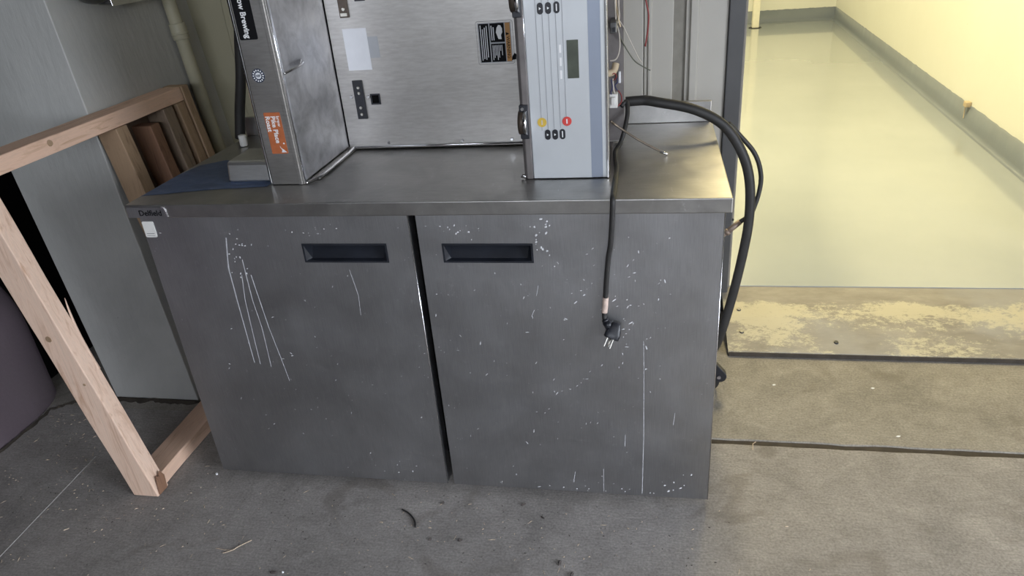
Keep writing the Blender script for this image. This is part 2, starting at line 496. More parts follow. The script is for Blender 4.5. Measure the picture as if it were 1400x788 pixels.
# shade of the unlit gap put into near-black walls on the far left
struct('wall_left', MB().box(-1.12, -1.02, -5.6, 1.02, 0, 3.1), 'dark_gap', 0.004)
struct('wall_recess', MB().box(-3.0, -0.70, 1.02, 1.10, 0, 3.1), 'dark_gap')
# dull purple panel, edges rounded away from the light so it fades dark
def panel():
    prof = []
    for k in range(11):                      # rounded far edge
        a = PI / 2 * k / 10
        prof.append((-0.99 + 0.12 * math.cos(a), 0.20 + 0.24 * math.sin(a)))
    zs = [(0.0, 0.0), (0.30, 0.0)] + [(0.30 + 0.20 * math.sin(a), 0.12 * (1 - math.cos(a))) for a in (0.2, 0.4, 0.6, 0.8, 1.0, 1.2, 1.4, 1.55)]
    line = [(-0.87, -1.8)] + prof
    vs = []; fs = []; m = len(line)
    for z, dx in zs:
        for x, y in line:
            vs.append((max(-1.015, x - dx), y, z))
    for j in range(len(zs) - 1):
        for i in range(m - 1):
            fs.append((j * m + i, j * m + i + 1, (j + 1) * m + i + 1, (j + 1) * m + i))
    o = MB().add(vs, fs, True)
    return o.build('rubber_barrier', 'dark_panel')
tag(panel(), 'dull dark purple barrier with rounded edge at the far left on the floor', 'barrier')
struct('ceiling', MB().box(-3.0, 4.6, -5.7, YW + 0.12, 3.1, 3.2), 'ceiling_paint')
struct('wall_front', MB().box(-3.0, -0.6, -5.7, -5.6, 0, 3.1).box(3.6, 4.1, -5.7, -5.6, 0, 3.1).box(-0.6, 3.6, -5.7, -5.6, 2.5, 3.1).box(-0.6, 3.6, -5.7, -5.6, 0, 1.9), 'bay_wall')  # high strip opening added to let in soft frontal fill
struct('wall_right', MB().box(4.0, 4.1, -1.0, YW, 0, 3.1).box(4.0, 4.1, -5.6, -2.6, 0, 3.1).box(4.0, 4.1, -2.6, -1.0, 2.1, 3.1), 'bay_wall')
struct('ground_outside', MB().box(4.6, 16, -16, 10, -0.2, -0.01).box(-3.0, 4.6, -16, -5.6, -0.2, -0.01), 'concrete')

# dirt caught along the foot of the pilaster and the dark wall
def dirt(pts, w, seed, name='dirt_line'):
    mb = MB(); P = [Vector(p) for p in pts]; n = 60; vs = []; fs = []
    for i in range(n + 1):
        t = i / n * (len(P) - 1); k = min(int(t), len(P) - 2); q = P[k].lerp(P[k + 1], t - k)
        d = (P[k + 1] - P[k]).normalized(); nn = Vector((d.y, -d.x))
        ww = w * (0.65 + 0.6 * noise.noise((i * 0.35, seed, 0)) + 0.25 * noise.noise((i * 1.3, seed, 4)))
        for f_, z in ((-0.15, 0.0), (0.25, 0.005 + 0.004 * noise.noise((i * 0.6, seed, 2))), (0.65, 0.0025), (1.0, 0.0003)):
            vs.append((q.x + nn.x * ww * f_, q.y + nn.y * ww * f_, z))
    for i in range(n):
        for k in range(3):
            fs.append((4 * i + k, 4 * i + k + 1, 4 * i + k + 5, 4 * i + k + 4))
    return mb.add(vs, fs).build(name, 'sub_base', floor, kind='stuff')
dirt([(-0.70, 0.388), (-0.29, 0.388), (-0.28, 0.60)], 0.035, 3)
dirt([(-0.865, -0.25), (-0.865, 0.30), (-0.72, 0.42)], 0.020, 8)

# doorway frame
tr = struct('trim_1', MB().box(1.610, 1.664, YW - 0.012, YW + 0.16, 0.0, 2.32).box(XD1, XD1 + 0.06, YW - 0.012, YW + 0.16, 0.0, 2.32).box(1.664, XD1, YW - 0.012, YW + 0.16, 2.26, 2.32), 'door_frame_grey', 0.003)
MB().box(1.664, 1.673, YW + 0.01, YW + 0.155, ZR + 0.001, 2.26).build('door_stop', 'door_stop_tan', tr, 0.002)
MB().disc((1.613, YW - 0.011, 0.235), (0, -1, 0), 0.006, 0.004, 12).build('bolt_head', 'black_plastic', tr)
MB().disc((1.669, YW + 0.012, 0.40), (0, -1, 0), 0.005, 0.004, 12).build('bolt_head', 'black_plastic', tr)

# lit room beyond the doorway
A = Vector((3.215, 1.15)); B = Vector((3.585, 8.45))
rf = MB().add([(0.6, YW + 0.03, ZR), (3.9, YW + 0.03, ZR), (3.9, 8.6, ZR), (0.6, 8.6, ZR), (0.6, YW + 0.03, -0.05), (3.9, YW + 0.03, -0.05), (3.9, 8.6, -0.05), (0.6, 8.6, -0.05)],
              [(0, 1, 2, 3), (7, 6, 5, 4), (0, 4, 5, 1), (1, 5, 6, 2), (2, 6, 7, 3), (3, 7, 4, 0)])
struct('floor_room', rf, 'room_floor_paint')
def offs(t, d):
    q = A + (B - A) * t; dr = (B - A).normalized(); nn = Vector((dr.y, -dr.x))
    r = q + nn * d
    return (r.x, r.y)
struct('wall_room_right', MB().prism([offs(0, 0), offs(1.02, 0), offs(1.02, 0.12), offs(0, 0.12)], 'z', ZR, 2.9), 'room_cream')
struct('wall_room_back', MB().box(0.6, 3.9, 8.45, 8.57, ZR, 2.9), 'room_cream')
struct('wall_room_left', MB().box(0.5, 0.62, YW + 0.12, 8.57, ZR, 2.9), 'room_cream')
struct('ceiling_room', MB().box(0.5, 3.9, YW + 0.12, 8.57, 2.9, 3.0), 'room_cream')
# painted cove base: flares into the floor and has a ragged top edge
def cove(name, p0, p1, nrm, h):
    n = 150; vs = []; fs = []
    p0 = Vector(p0); p1 = Vector(p1); nrm = Vector(nrm)
    for i in range(n + 1):
        q = p0 + (p1 - p0) * i / n
        jag = 0.004 * noise.noise((i * 0.9, 2, 0)) + 0.003 * (1 if noise.noise((i * 0.35, 9, 0)) > 0.25 else 0)
        for d, z in ((0.0, h + jag), (0.006, h + jag), (0.006, 0.03), (0.010, 0.014), (0.022, 0.004), (0.034, 0.0)):
            vs.append((q.x + nrm.x * d, q.y + nrm.y * d, ZR + z))
    for i in range(n):
        for k in range(5):
            fs.append((6 * i + k, 6 * i + k + 1, 6 * i + k + 7, 6 * i + k + 6))
    return struct(name, MB().add(vs, fs, True), 'room_base_grey')
dr = (B - A).normalized()
cove('baseboard_right', offs(0.0, 0), offs(1.0, 0), (-dr.y, dr.x), 0.150)
cove('baseboard_back', (3.6, 8.45), (0.62, 8.45), (0, -1), 0.150)
# room lamps on the ceiling (out of view, they light the room)
for i, y in enumerate((2.6, 5.0, 7.2)):
    t = thing('ceiling_light', ['tube light fitting on the room ceiling nearest the doorway', 'tube light fitting in the middle of the room ceiling', 'tube light fitting at the far end of the room ceiling'][i], 'light', group='ceiling lights of the room')
    MB().box(1.9, 2.1, y - 0.6, y + 0.6, 2.84, 2.9).build('fixture', 'post_cream', t, 0.005)
    MB().tube([(2.0, y - 0.55, 2.815), (2.0, y + 0.55, 2.815)], 0.018, 12, False).build('tube_lamp', 'lamp_tube', t)
    l = area('room_lamp', (2.0, y, 2.79), (2.0, y, 0), 0.5, 1.2, [100, 46, 38][i], (1.0, 0.84, 0.46))

# threshold ramp at the doorway
rp = thing('threshold_ramp', 'worn threshold ramp with flaked cream paint in front of the doorway', 'ramp')
prof = [(0.800, 0.010), (0.803, 0.018), (0.985, 0.062), (1.186, ZR - 0.002), (1.186, ZR - 0.012), (0.985, 0.050)]
MB().prism([(y, z) for y, z in prof], 'x', 1.642, 3.30).build('ramp_board', 'ramp_paint', rp)
MB().box(1.645, 3.297, 0.7965, 0.8005, 0.001, 0.0165).build('ramp_edge', 'sub_base', rp)  # shade of the board's front face put into a dark strip
MB().box(1.66, 3.28, 0.84, 1.15, 0.0, 0.022).build('bearer', 'sub_base', rp)
for x, y, z in ((1.700, 0.905, 0.0425), (1.700, 1.03, 0.0705), (2.03, 0.86, 0.032)):
    MB().disc((x, y, z - 0.002), (0, -0.2, 1), 0.009, 0.006, 14, 0.007).build('bolt', 'black_plastic', rp)

# ================================================================== THE REFRIGERATED CABINET
cab = thing('worktop_refrigerator', 'low two-door stainless steel refrigerated cabinet carrying the brewer', 'cabinet')
MB().box(0.030, 1.508, 0.066, 0.645, 0.10, H - 0.037).build('body', 'door_steel', cab, 0.003)
MB().box(0.045, 1.495, 0.058, 0.0665, 0.11, H - 0.040).build('door_gasket', 'dark_gap', cab)
wt = MB().box(0.0, 1.53, 0.0, 0.672, H - 0.036, H).build('worktop', 'top_steel', cab, 0.0025)
MB().prism([(0.655, H), (0.672, H), (0.672, H + 0.062), (0.655, H + 0.062)], 'x', 0.0, 1.526).build('backsplash', 'top_steel', cab, 0.002)

def door(x0, x1, z0, z1, hx0, hx1, hz0, hz1):
    """sheet steel door with a rectangular opening for the handle pocket"""
    yf, yb = 0.012, 0.056
    mb = MB()
    xs = (x0, hx0, hx1, x1); zs = (z0, hz0, hz1, z1)
    vs = [(x, yf, z) for z in zs for x in xs]
    fs = [(4 * j + i, 4 * j + i + 1, 4 * j + i + 5, 4 * j + i + 4) for j in range(3) for i in range(3) if not (i == 1 and j == 1)]
    mb.add(vs, fs)
    # sides, back
    mb.add([(x0, yf, z0), (x1, yf, z0), (x1, yf, z1), (x0, yf, z1), (x0, yb, z0), (x1, yb, z0), (x1, yb, z1), (x0, yb, z1)],
           [(0, 4, 5, 1), (1, 5, 6, 2), (2, 6, 7, 3), (3, 7, 4, 0), (4, 7, 6, 5)])
    d = mb.build('door', 'door_steel', cab)
    MB().tube([(x1 - 0.0004, yf + 0.0006, z0), (x1 - 0.0004, yf + 0.0006, z1)], 0.0015, 10, False).build('door_edge', 'bright_steel', d)  # brighter steel bead added for the edge's highlight line
    # pocket handle: dark bezel and a scooped pocket that deepens upwards
    m = 0.005
    b = MB()
    o = [(hx0, yf - 0.0015, hz0), (hx1, yf - 0.0015, hz0), (hx1, yf - 0.0015, hz1), (hx0, yf - 0.0015, hz1)]
    i_ = [(hx0 + m, yf - 0.0015, hz0 + m), (hx1 - m, yf - 0.0015, hz0 + m), (hx1 - m, yf - 0.0015, hz1 - m), (hx0 + m, yf - 0.0015, hz1 - m)]
    k = [(hx0 + m + 0.012, yf + 0.010, hz0 + m + 0.003), (hx1 - m - 0.012, yf + 0.010, hz0 + m + 0.003), (hx1 - m - 0.008, yf + 0.036, hz1 - m), (hx0 + m + 0.008, yf + 0.036, hz1 - m)]
    o2 = [(x, yf + 0.001, z) for x, y, z in o]
    b.add(o2 + o + i_ + k, [(0, 1, 5, 4), (1, 2, 6, 5), (2, 3, 7, 6), (3, 0, 4, 7),
                            (4, 5, 9, 8), (5, 6, 10, 9), (6, 7, 11, 10), (7, 4, 8, 11),
                            (8, 9, 13, 12), (9, 10, 14, 13), (10, 11, 15, 14), (11, 8, 12, 15), (12, 13, 14, 15)])
    b.build('handle_pocket', 'recess_plastic', d)
    return d
ZB, ZT = 0.025, H - 0.0395
dl = door(0.0246, 0.7640, ZB, ZT, 0.4675, 0.6975, 0.756, 0.809)
drr = door(0.7840, 1.5160, ZB, ZT, 0.8420, 1.0705, 0.757, 0.809)

# dried drips and scratches: thin raised ribbons on the doors
def ribbon(parent, pts, w0, w1, mat='paint_drip', yf=0.012):
    P = [Vector((x, 0, z)) for x, z in pts]
    Q = []
    for i in range(len(P) - 1):
        for k in range(6):
            Q.append(P[i].lerp(P[i + 1], k / 6))
    Q.append(P[-1])
    vs = []; n = len(Q) - 1
    for i, q in enumerate(Q):
        t = (Q[min(i + 1, n)] - Q[max(i - 1, 0)]).normalized(); s_ = Vector((t.z, 0, -t.x))
        w = (w0 + (w1 - w0) * i / n) * (1 + 0.45 * noise.noise((q.z * 60, q.x * 50, i))) * 0.5
        a = q + s_ * w; b = q - s_ * w
        vs += [(a.x, yf - 0.0002, a.z), (q.x, yf - 0.0007, q.z), (b.x, yf - 0.0002, b.z)]
    fs = []
    for i in range(n):
        for k in range(2):
            fs.append((3 * i + k, 3 * i + k + 3, 3 * i + k + 4, 3 * i + k + 1))
    return MB().add(vs, fs).build('drip_streak', mat, parent)
for pts, a, b in [
    ([(0.2591, 0.8264), (0.2416, 0.7413), (0.2399, 0.6412), (0.2395, 0.541), (0.239, 0.4362)], 0.0026, 0.0020),
    ([(0.2748, 0.7175), (0.2642, 0.6416), (0.2598, 0.5416), (0.2562, 0.4318)], 0.0018, 0.0014),
    ([(0.2882, 0.7631), (0.2861, 0.6419), (0.292, 0.5542), (0.2882, 0.4229)], 0.0020, 0.0016),
    ([(0.3017, 0.7178), (0.3077, 0.6332), (0.3131, 0.5547), (0.3247, 0.4614), (0.334, 0.3768)], 0.0022, 0.0010),
    ([(0.247, 0.765), (0.243, 0.742)], 0.0010, 0.0025),
    ([(0.585, 0.735), (0.596, 0.66), (0.592, 0.60)], 0.0010, 0.0008)]:
    ribbon(dl, pts, a * 1.4, b * 1.4)
for pts, a, b in [
    ([(1.336, 0.54), (1.3375, 0.46), (1.3385, 0.23), (1.3355, 0.032)], 0.0012, 0.0024),
    ([(1.077, 0.695), (1.071, 0.665)], 0.0018, 0.0012), ([(1.063, 0.625), (1.0555, 0.607), (1.0575, 0.60)], 0.0016, 0.0022),
    ([(1.228, 0.115), (1.227, 0.033)], 0.0022, 0.0014), ([(1.148, 0.10), (1.142, 0.06)], 0.0014, 0.0030),
    ([(1.2895, 0.24), (1.288, 0.20)], 0.0010, 0.0026), ([(1.419, 0.32), (1.416, 0.28)], 0.0012, 0.0022)]:
    ribbon(drr, pts, a, b)
rnd = random.Random(11)
def flecks(parent, regions, name='paint_fleck'):
    """tiny paint specks and scuffs scattered over a door, far too many to count"""
    mb = MB()
    for cx, cz, sx, sz, n, smin, smax, el in regions:
        for _ in range(n):
            x = rnd.gauss(cx, sx); z = rnd.gauss(cz, sz)
            x0, x1 = (0.03, 0.758) if parent is dl else (0.79, 1.51)
            if not (x0 < x < x1 and 0.03 < z < 0.875):
                continue
            if (0.46 < x < 0.705 or 0.835 < x < 1.078) and 0.75 < z < 0.815:
                continue
            s_ = rnd.uniform(smin, smax); a = rnd.gauss(0.9, 0.7) if el > 1 else rnd.uniform(0, 3)
            e = rnd.uniform(1, el); c, s2 = math.cos(a), math.sin(a)
            pts = []
            for k in range(6):
                t = k * PI / 3; rr = rnd.uniform(0.7, 1.2)
                u, v = s_ * e * rr * math.cos(t), s_ * rr * math.sin(t)
                pts.append((x + u * c - v * s2, 0.0116, z + u * s2 + v * c))
            mb.add(pts + [(x, 0.0113, z)], [(k, (k + 1) % 6, 6) for k in range(6)])
    return mb.build(name, 'paint_fleck', parent, kind='stuff')
flecks(dl, [(0.27, 0.76, 0.012, 0.05, 14, 0.0010, 0.0022, 2), (0.30, 0.805, 0.012, 0.003, 8, 0.0010, 0.0018, 2), (0.4, 0.5, 0.2, 0.25, 90, 0.0004, 0.0012, 5),
            (0.6, 0.06, 0.1, 0.03, 12, 0.0008, 0.0020, 2), (0.5, 0.84, 0.03, 0.012, 12, 0.0006, 0.0016, 2), (0.74, 0.45, 0.015, 0.25, 14, 0.0008, 0.0016, 2), (0.05, 0.81, 0.01, 0.02, 6, 0.0008, 0.0014, 1)])
flecks(drr, [(1.095, 0.82, 0.012, 0.03, 22, 0.0010, 0.0030, 2), (0.90, 0.845, 0.04, 0.012, 16, 0.0008, 0.0022, 2), (1.28, 0.66, 0.07, 0.09, 50, 0.0006, 0.0017, 5),
             (1.15, 0.48, 0.2, 0.24, 130, 0.0004, 0.0012, 6), (1.43, 0.09, 0.03, 0.025, 9, 0.0010, 0.0030, 2), (1.10, 0.06, 0.12, 0.02, 18, 0.0006, 0.0016, 2),
             (0.82, 0.4, 0.02, 0.25, 22, 0.0005, 0.0014, 2), (1.28, 0.040, 0.10, 0.006, 8, 0.0010, 0.0022, 2)])
# plain white sticker under the left end of the worktop
st = MB().prism(rrect(0.0265, 0.0600, 0.8285, 0.8735, 0.004), 'y', 0.0105, 0.0119).build('sticker', 'white_plastic', dl)
st['label'] = 'small white rounded sticker'
MB().box(0.0315, 0.0545, 0.0101, 0.0106, 0.8385, 0.8400).box(0.0310, 0.0550, 0.0101, 0.0106, 0.8330, 0.8340).build('sticker_print', 'grey_print', dl)
# maker's plate on the worktop edge
npl = MB().prism([(0.004, H - 0.0345), (0.1180, H - 0.0345), (0.1165, H - 0.020), (0.1125, H - 0.0085), (0.107, H - 0.0055), (0.004, H - 0.0055)], 'y', -0.0022, 0.001).build('nameplate', 'door_steel', cab, 0.0006)
npl['label'] = 'steel maker plate with black lettering'
MB().prism([(0.1178, H - 0.0345), (0.1200, H - 0.0345), (0.1185, H - 0.019), (0.1145, H - 0.0068), (0.108, H - 0.0035), (0.107, H - 0.0055), (0.1125, H - 0.0085), (0.1165, H - 0.020)], 'y', -0.0026, 0.001).build('plate_edge', 'bright_steel', npl)
lettering('lettering', 'Delfield', 0.0215, (0.0380, -0.0026, H - 0.0285), RIGHT, UP, 'black_print', npl, sx=1.0, bold=0.0002)
# casters
def caster(x, y):
    c = MB().box(x - 0.04, x + 0.04, y - 0.04, y + 0.04, 0.092, 0.101).box(x - 0.026, x - 0.020, y - 0.03, y + 0.03, 0.03, 0.095).box(x + 0.020, x + 0.026, y - 0.03, y + 0.03, 0.03, 0.095)
    o = c.build('caster', 'black_plastic', cab, 0.002)
    MB().disc((x - 0.017, y, 0.040), (1, 0, 0), 0.040, 0.034, 24).build('wheel', 'black_rubber', o)
    return o
for x, y in ((0.12, 0.13), (1.42, 0.13), (0.12, 0.60)):
    caster(x, y)
# rear right caster swivelled outwards, its fork and brake arm show beside the door
c4 = MB()
def rot_box(mb, c, u, v, hu, hv, y0, y1, n=8):
    """rounded bar in the xz plane between two centres"""
    u = Vector(u); v = Vector(v)
    d = (v - u).normalized(); s_ = Vector((-d.y, d.x)); pts = []
    a0 = math.atan2(s_.y, s_.x)
    for k in range(n + 1):
        a = a0 + PI * k / n; pts.append((u.x + hu * math.cos(a), u.y + hu * math.sin(a)))
    for k in range(n + 1):
        a = a0 + PI + PI * k / n; pts.append((v.x + hv * math.cos(a), v.y + hv * math.sin(a)))
    return mb.prism(pts, 'y', y0, y1)
rot_box(c4, None, (1.515, 0.165), (1.588, 0.083), 0.024, 0.022, 0.535, 0.560)
c4 = c4.build('caster', 'black_plastic', cab, 0.002)
MB().disc((1.584, 0.534, 0.083), (0, -1, 0), 0.006, 0.005, 12).build('axle_bolt', 'chassis', c4)
MB().disc((1.545, 0.565, 0.046), (0, 1, 0), 0.046, 0.030, 28).build('wheel', 'black_rubber', c4)

# ================================================================== THE BREWER (lying on its side)
br = thing('coffee_brewer', 'stainless coffee brewer lying on its side on the steel worktop', 'coffee brewer')
ZTOP = 1.54
YF, YB = 0.140, 0.450
Z0 = H + 0.001
base = MB().box(0.3530, 0.4470, YF, YB, Z0, ZTOP).build('base_housing', 'brewer_steel', br, 0.002)
MB().box(0.3440, 0.3500, YF + 0.004, YB, Z0 + 0.002, ZTOP).build('base_cover', 'bright_steel', br, 0.0015)
MB().box(0.3490, 0.3540, YF + 0.010, YB, Z0 + 0.002, ZTOP).build('cover_seam', 'dark_gap', br)
MB().box(0.4300, 0.4400, YF - 0.0025, YF + 0.001, Z0, ZTOP).build('edge_fold', 'brewer_steel', br, 0.001)
MB().tube([(0.4475, YF + 0.001, Z0 + 0.003), (0.4475, YF + 0.001, ZTOP)], 0.0019, 10, False).build('rolled_edge', 'bright_steel', br)
MB().box(0.4472, 0.4520, YF + 0.004, YB, Z0 + 0.012, ZTOP).build('inner_sheet', 'smudged_steel', br)
# chrome clip on the inner sheet
MB().tube([(0.452, 0.142, 1.212), (0.462, 0.165, 1.216), (0.468, 0.20, 1.220), (0.464, 0.235, 1.222), (0.453, 0.25, 1.218)], 0.0035, 10).tube([(0.468, 0.20, 1.220), (0.463, 0.225, 1.228), (0.454, 0.245, 1.228)], 0.0022, 8).build('chrome_clip', 'bright_steel', br)
# beaded lip along the foot of the inner sheet
MB().tube([(0.450, YF - 0.002, Z0 + 0.004), (0.466, 0.170, Z0 + 0.006), (0.474, 0.20, Z0 + 0.008), (0.474, 0.30, Z0 + 0.008), (0.472, 0.40, Z0 + 0.008), (0.468, 0.448, Z0 + 0.008)], 0.0045, 10).build('beaded_lip', 'bright_steel', br)
MB().box(0.4520, 0.4740, 0.175, 0.446, Z0 + 0.001, Z0 + 0.008).build('lip_flange', 'brewer_steel', br, 0.001)
# dark smears rubbed on the inner sheet
# foot tray sticking out to the left
ft = MB()
prof = [(0.166, Z0), (0.176, Z0 + 0.045), (0.180, Z0 + 0.052), (0.188, Z0 + 0.055), (0.31, Z0 + 0.055), (0.31, Z0)]
ft.prism(prof, 'x', 0.2080, 0.3440)
ft.build('foot_tray', 'tray_steel', br, 0.006, seg=3)
# spine: back sheet with everything mounted on it
sp = MB().box(0.4480, 1.2760, YB, YB + 0.014, Z0 + 0.004, ZTOP).build('spine_sheet', 'brewer_steel', br, 0.001)
MB().box(0.400, 1.200, YB + 0.014, 0.560, Z0 + 0.02, ZTOP).build('spine_housing', 'brewer_steel', br, 0.003)
MB().tube([(0.4535, YB - 0.0008, Z0 + 0.01), (0.4535, YB - 0.0008, ZTOP)], 0.0018, 8, False).build('sheet_seam', 'dark_gap', br)
MB().tube([(0.470, YB - 0.004, Z0 + 0.010), (1.040, YB - 0.004, Z0 + 0.010)], 0.0026, 8, False).build('bottom_bead', 'bright_steel', br)
for x in (0.581, 0.807, 0.955):
    MB().disc((x, YB, Z0 + 0.020), (0, -1, 0), 0.0055, 0.005, 14, 0.004).build('screw', 'bright_steel', sp)
# left side fittings on the spine sheet
def slot(x0, x1, z0, z1, mat='black_plastic'):
    return MB().box(x0, x1, YB - 0.006, YB + 0.001, z0, z1).build('slot_bracket', mat, sp, 0.0015)
s1 = slot(0.4985, 0.5285, 1.0185, 1.1305)
for z in (1.033, 1.052, 1.094, 1.110):
    MB().disc((0.513 + 0.002 * (z > 1.06), YB - 0.006, z), (0, -1, 0), 0.0048, 0.003, 12, 0.0035).build('rivet', 'brass_pin', s1)
s2 = slot(0.4965, 0.5240, 1.3015, 1.43, 'bronze')
for z in (1.324, 1.355, 1.385):
    MB().disc((0.511, YB - 0.006, z), (0, -1, 0), 0.0055, 0.003, 12, 0.004).build('rivet', 'brass_pin', s2)
MB().box(0.501, 0.520, YB - 0.009, YB - 0.006, 1.306, 1.314).build('tab', 'brass_pin', s2)
for x, z in ((0.4870, 1.083), (0.5395, 1.0815)):
    MB().disc((x, YB, z), (0, -1, 0), 0.0055, 0.004, 12, 0.004).build('screw', 'bright_steel', sp)
for x0, x1, z0, z1 in ((0.546, 0.5755, 1.0590, 1.0900), (0.546, 0.5755, 1.342, 1.373)):
    w = MB()
    t = 0.004
    w.box(x0, x0 + t, YB - 0.003, YB + 0.0005, z0, z1).box(x1 - t, x1, YB - 0.003, YB + 0.0005, z0, z1).box(x0 + t, x1 - t, YB - 0.003, YB + 0.0005, z0, z0 + t).box(x0 + t, x1 - t, YB - 0.003, YB + 0.0005, z1 - t, z1)
    q = w.build('socket_frame', 'black_plastic', sp)
    MB().box(x0 + t, x1 - t, YB - 0.0008, YB + 0.0002, z0 + t, z1 - t).build('socket', 'dark_gap', q)
lb = MB().box(0.4945, 0.5650, YB - 0.0008, YB + 0.0002, 1.1580, 1.2720).build('blank_label', 'blank_label', sp)
lb['label'] = 'blank pale rectangular label'
MB().box(0.5655, 0.5950, YB - 0.0005, YB + 0.0002, 1.190, 1.2480).build('glue_patch', 'ghost_label', sp)
# warning label, turned on its side
wl = MB().prism(rrect(0.8790, 0.9790, 1.1575, 1.2695, 0.005), 'y', YB - 0.0008, YB + 0.0002).build('warning_label', 'brewer_steel', sp)
MB().prism(rrect(0.8778, 0.9802, 1.1563, 1.2707, 0.006), 'y', YB - 0.0005, YB + 0.0002).build('label_outline', 'grey_print', sp)
wl['label'] = 'black and orange warning label turned sideways'
y0, y1 = YB - 0.0014, YB - 0.0007
MB().box(0.8830, 0.9750, y0 + 0.0003, y1, 1.1610, 1.2660).build('label_back', 'ghost_label', wl)
MB().box(0.9590, 0.9725, y0, y1, 1.1630, 1.2640).build('orange_strip', 'amber_print', wl)
MB().box(0.9170, 0.9565, y0, y1, 1.2150, 1.2640).build('label_panel', 'black_print', wl)
MB().box(0.9170, 0.9565, y0, y1, 1.1630, 1.2110).build('label_panel', 'black_print', wl)
MB().box(0.8860, 0.9140, y0, y1, 1.1630, 1.2640).build('label_panel', 'black_print', wl)
lettering('lettering', 'WARNING', 0.0120, (0.9618, y0 - 0.0004, 1.2290), DOWN, RIGHT, 'black_print', wl, bold=0.0001, depth=0.0002)
MB().prism([(0.9608, 1.2395), (0.9608, 1.2315), (0.9705, 1.2355)], 'y', y0 - 0.0005, y0).build('warning_triangle', 'black_print', wl)
pr_ = MB()
for x, za, zb in ((0.890, 1.168, 1.260), (0.8955, 1.172, 1.250), (0.901, 1.170, 1.254), (0.9065, 1.176, 1.258)):
    pr_.box(x, x + 0.0022, y0 - 0.0004, y0, za, zb)
for k in range(7):
    pr_.box(0.9210 + k * 0.0042, 0.9228 + k * 0.0042, y0 - 0.0004, y0, 1.168 + (k % 3) * 0.006 + (0.012 if k > 4 else 0), 1.207)
for k in range(2):
    pr_.box(0.9200 + k * 0.0055, 0.9225 + k * 0.0055, y0 - 0.0004, y0, 1.220, 1.258 - k * 0.004)
pr_.build('fine_print', 'blank_label', wl, kind='stuff')
pg = MB().prism([(0.9335, 1.240), (0.936, 1.252), (0.941, 1.259), (0.947, 1.258), (0.951, 1.250), (0.951, 1.240), (0.947, 1.233), (0.948, 1.222), (0.939, 1.223), (0.936, 1.233)], 'y', y0 - 0.0005, y0)
pg.build('pictogram', 'white_print', wl)
# foam scrap stuck at the label corner
MB().prism([(0.9725, 1.166), (0.984, 1.168), (0.9855, 1.181), (0.980, 1.184), (0.974, 1.175)], 'y', YB - 0.004, YB).build('label_tear', 'black_print', sp)

# decals on the base housing front
nb = MB().prism(rrect(0.3580, 0.4060, 1.2965, 1.440, 0.004), 'y', YF - 0.0008, YF + 0.0002).build('status_label', 'black_print', base)
nb['label'] = 'black strip with white words Now Brewing'
lettering('lettering', 'Now Brewing', 0.0205, (0.3745, YF - 0.0012, 1.4045), DOWN, RIGHT, 'white_print', nb, bold=0.0005, depth=0.0002, sx=0.90)
bd = MB().disc((0.3840, YF + 0.0002, 1.2105), (0, -1, 0), 0.0172, 0.0009, 32).build('round_badge', 'badge_blue', base)
bd['label'] = 'small round dark blue badge with white centre'
MB().disc((0.3840, YF - 0.0007, 1.2105), (0, -1, 0), 0.0080, 0.0004, 24).build('badge_centre', 'blank_label', bd)
tk = MB()
for k in range(14):
    a = 2 * PI * k / 14
    c_, s_ = math.cos(a), math.sin(a); cx, cz = 0.3840 + 0.0130 * c_, 1.2105 + 0.0130 * s_
    q = [(cx + u * c_ - v * s_, cz + u * s_ + v * c_) for u, v in ((-0.002, -0.0014), (0.002, -0.0014), (0.002, 0.0014), (-0.002, 0.0014))]
    tk.prism(q, 'y', YF - 0.0011, YF - 0.0006)
tk.build('badge_marks', 'white_print', bd)
lettering('lettering', 'NSF', 0.0078, (0.3840, YF - 0.0014, 1.2078), RIGHT, UP, 'badge_blue', bd, 'CENTER', 0.0002, depth=0.0002)
og = MB().prism(rrect(0.3735, 0.4185, 1.0100, 1.1180, 0.002), 'y', YF - 0.0008, YF + 0.0002).build('coffee_label', 'orange_label', base)
og['label'] = 'orange label with white words brew Pike Place Roast'
yy = YF - 0.0012
lettering('lettering', 'brew', 0.0130, (0.4065, yy, 1.1090), DOWN, RIGHT, 'white_print', og, bold=0.0001, depth=0.0002)
lettering('lettering', 'Pike Place', 0.0175, (0.3915, yy, 1.1090), DOWN, RIGHT, 'white_print', og, bold=0.0004, depth=0.0002)
lettering('lettering', 'Roast', 0.0175, (0.3765, yy, 1.1090), DOWN, RIGHT, 'white_print', og, bold=0.0004, depth=0.0002)
MB().prism([(0.401, 1.0135), (0.404, 1.020), (0.400, 1.026), (0.399, 1.031), (0.402, 1.025), (0.409, 1.020), (0.4155, 1.0135)], 'y', YF - 0.0011, YF - 0.0006).build('label_scrape', 'blank_label', og)
MB().disc((0.412, YF - 0.0007, 1.037), (0, -1, 0), 0.0022, 0.0005, 10).build('label_scrape', 'blank_label', og)

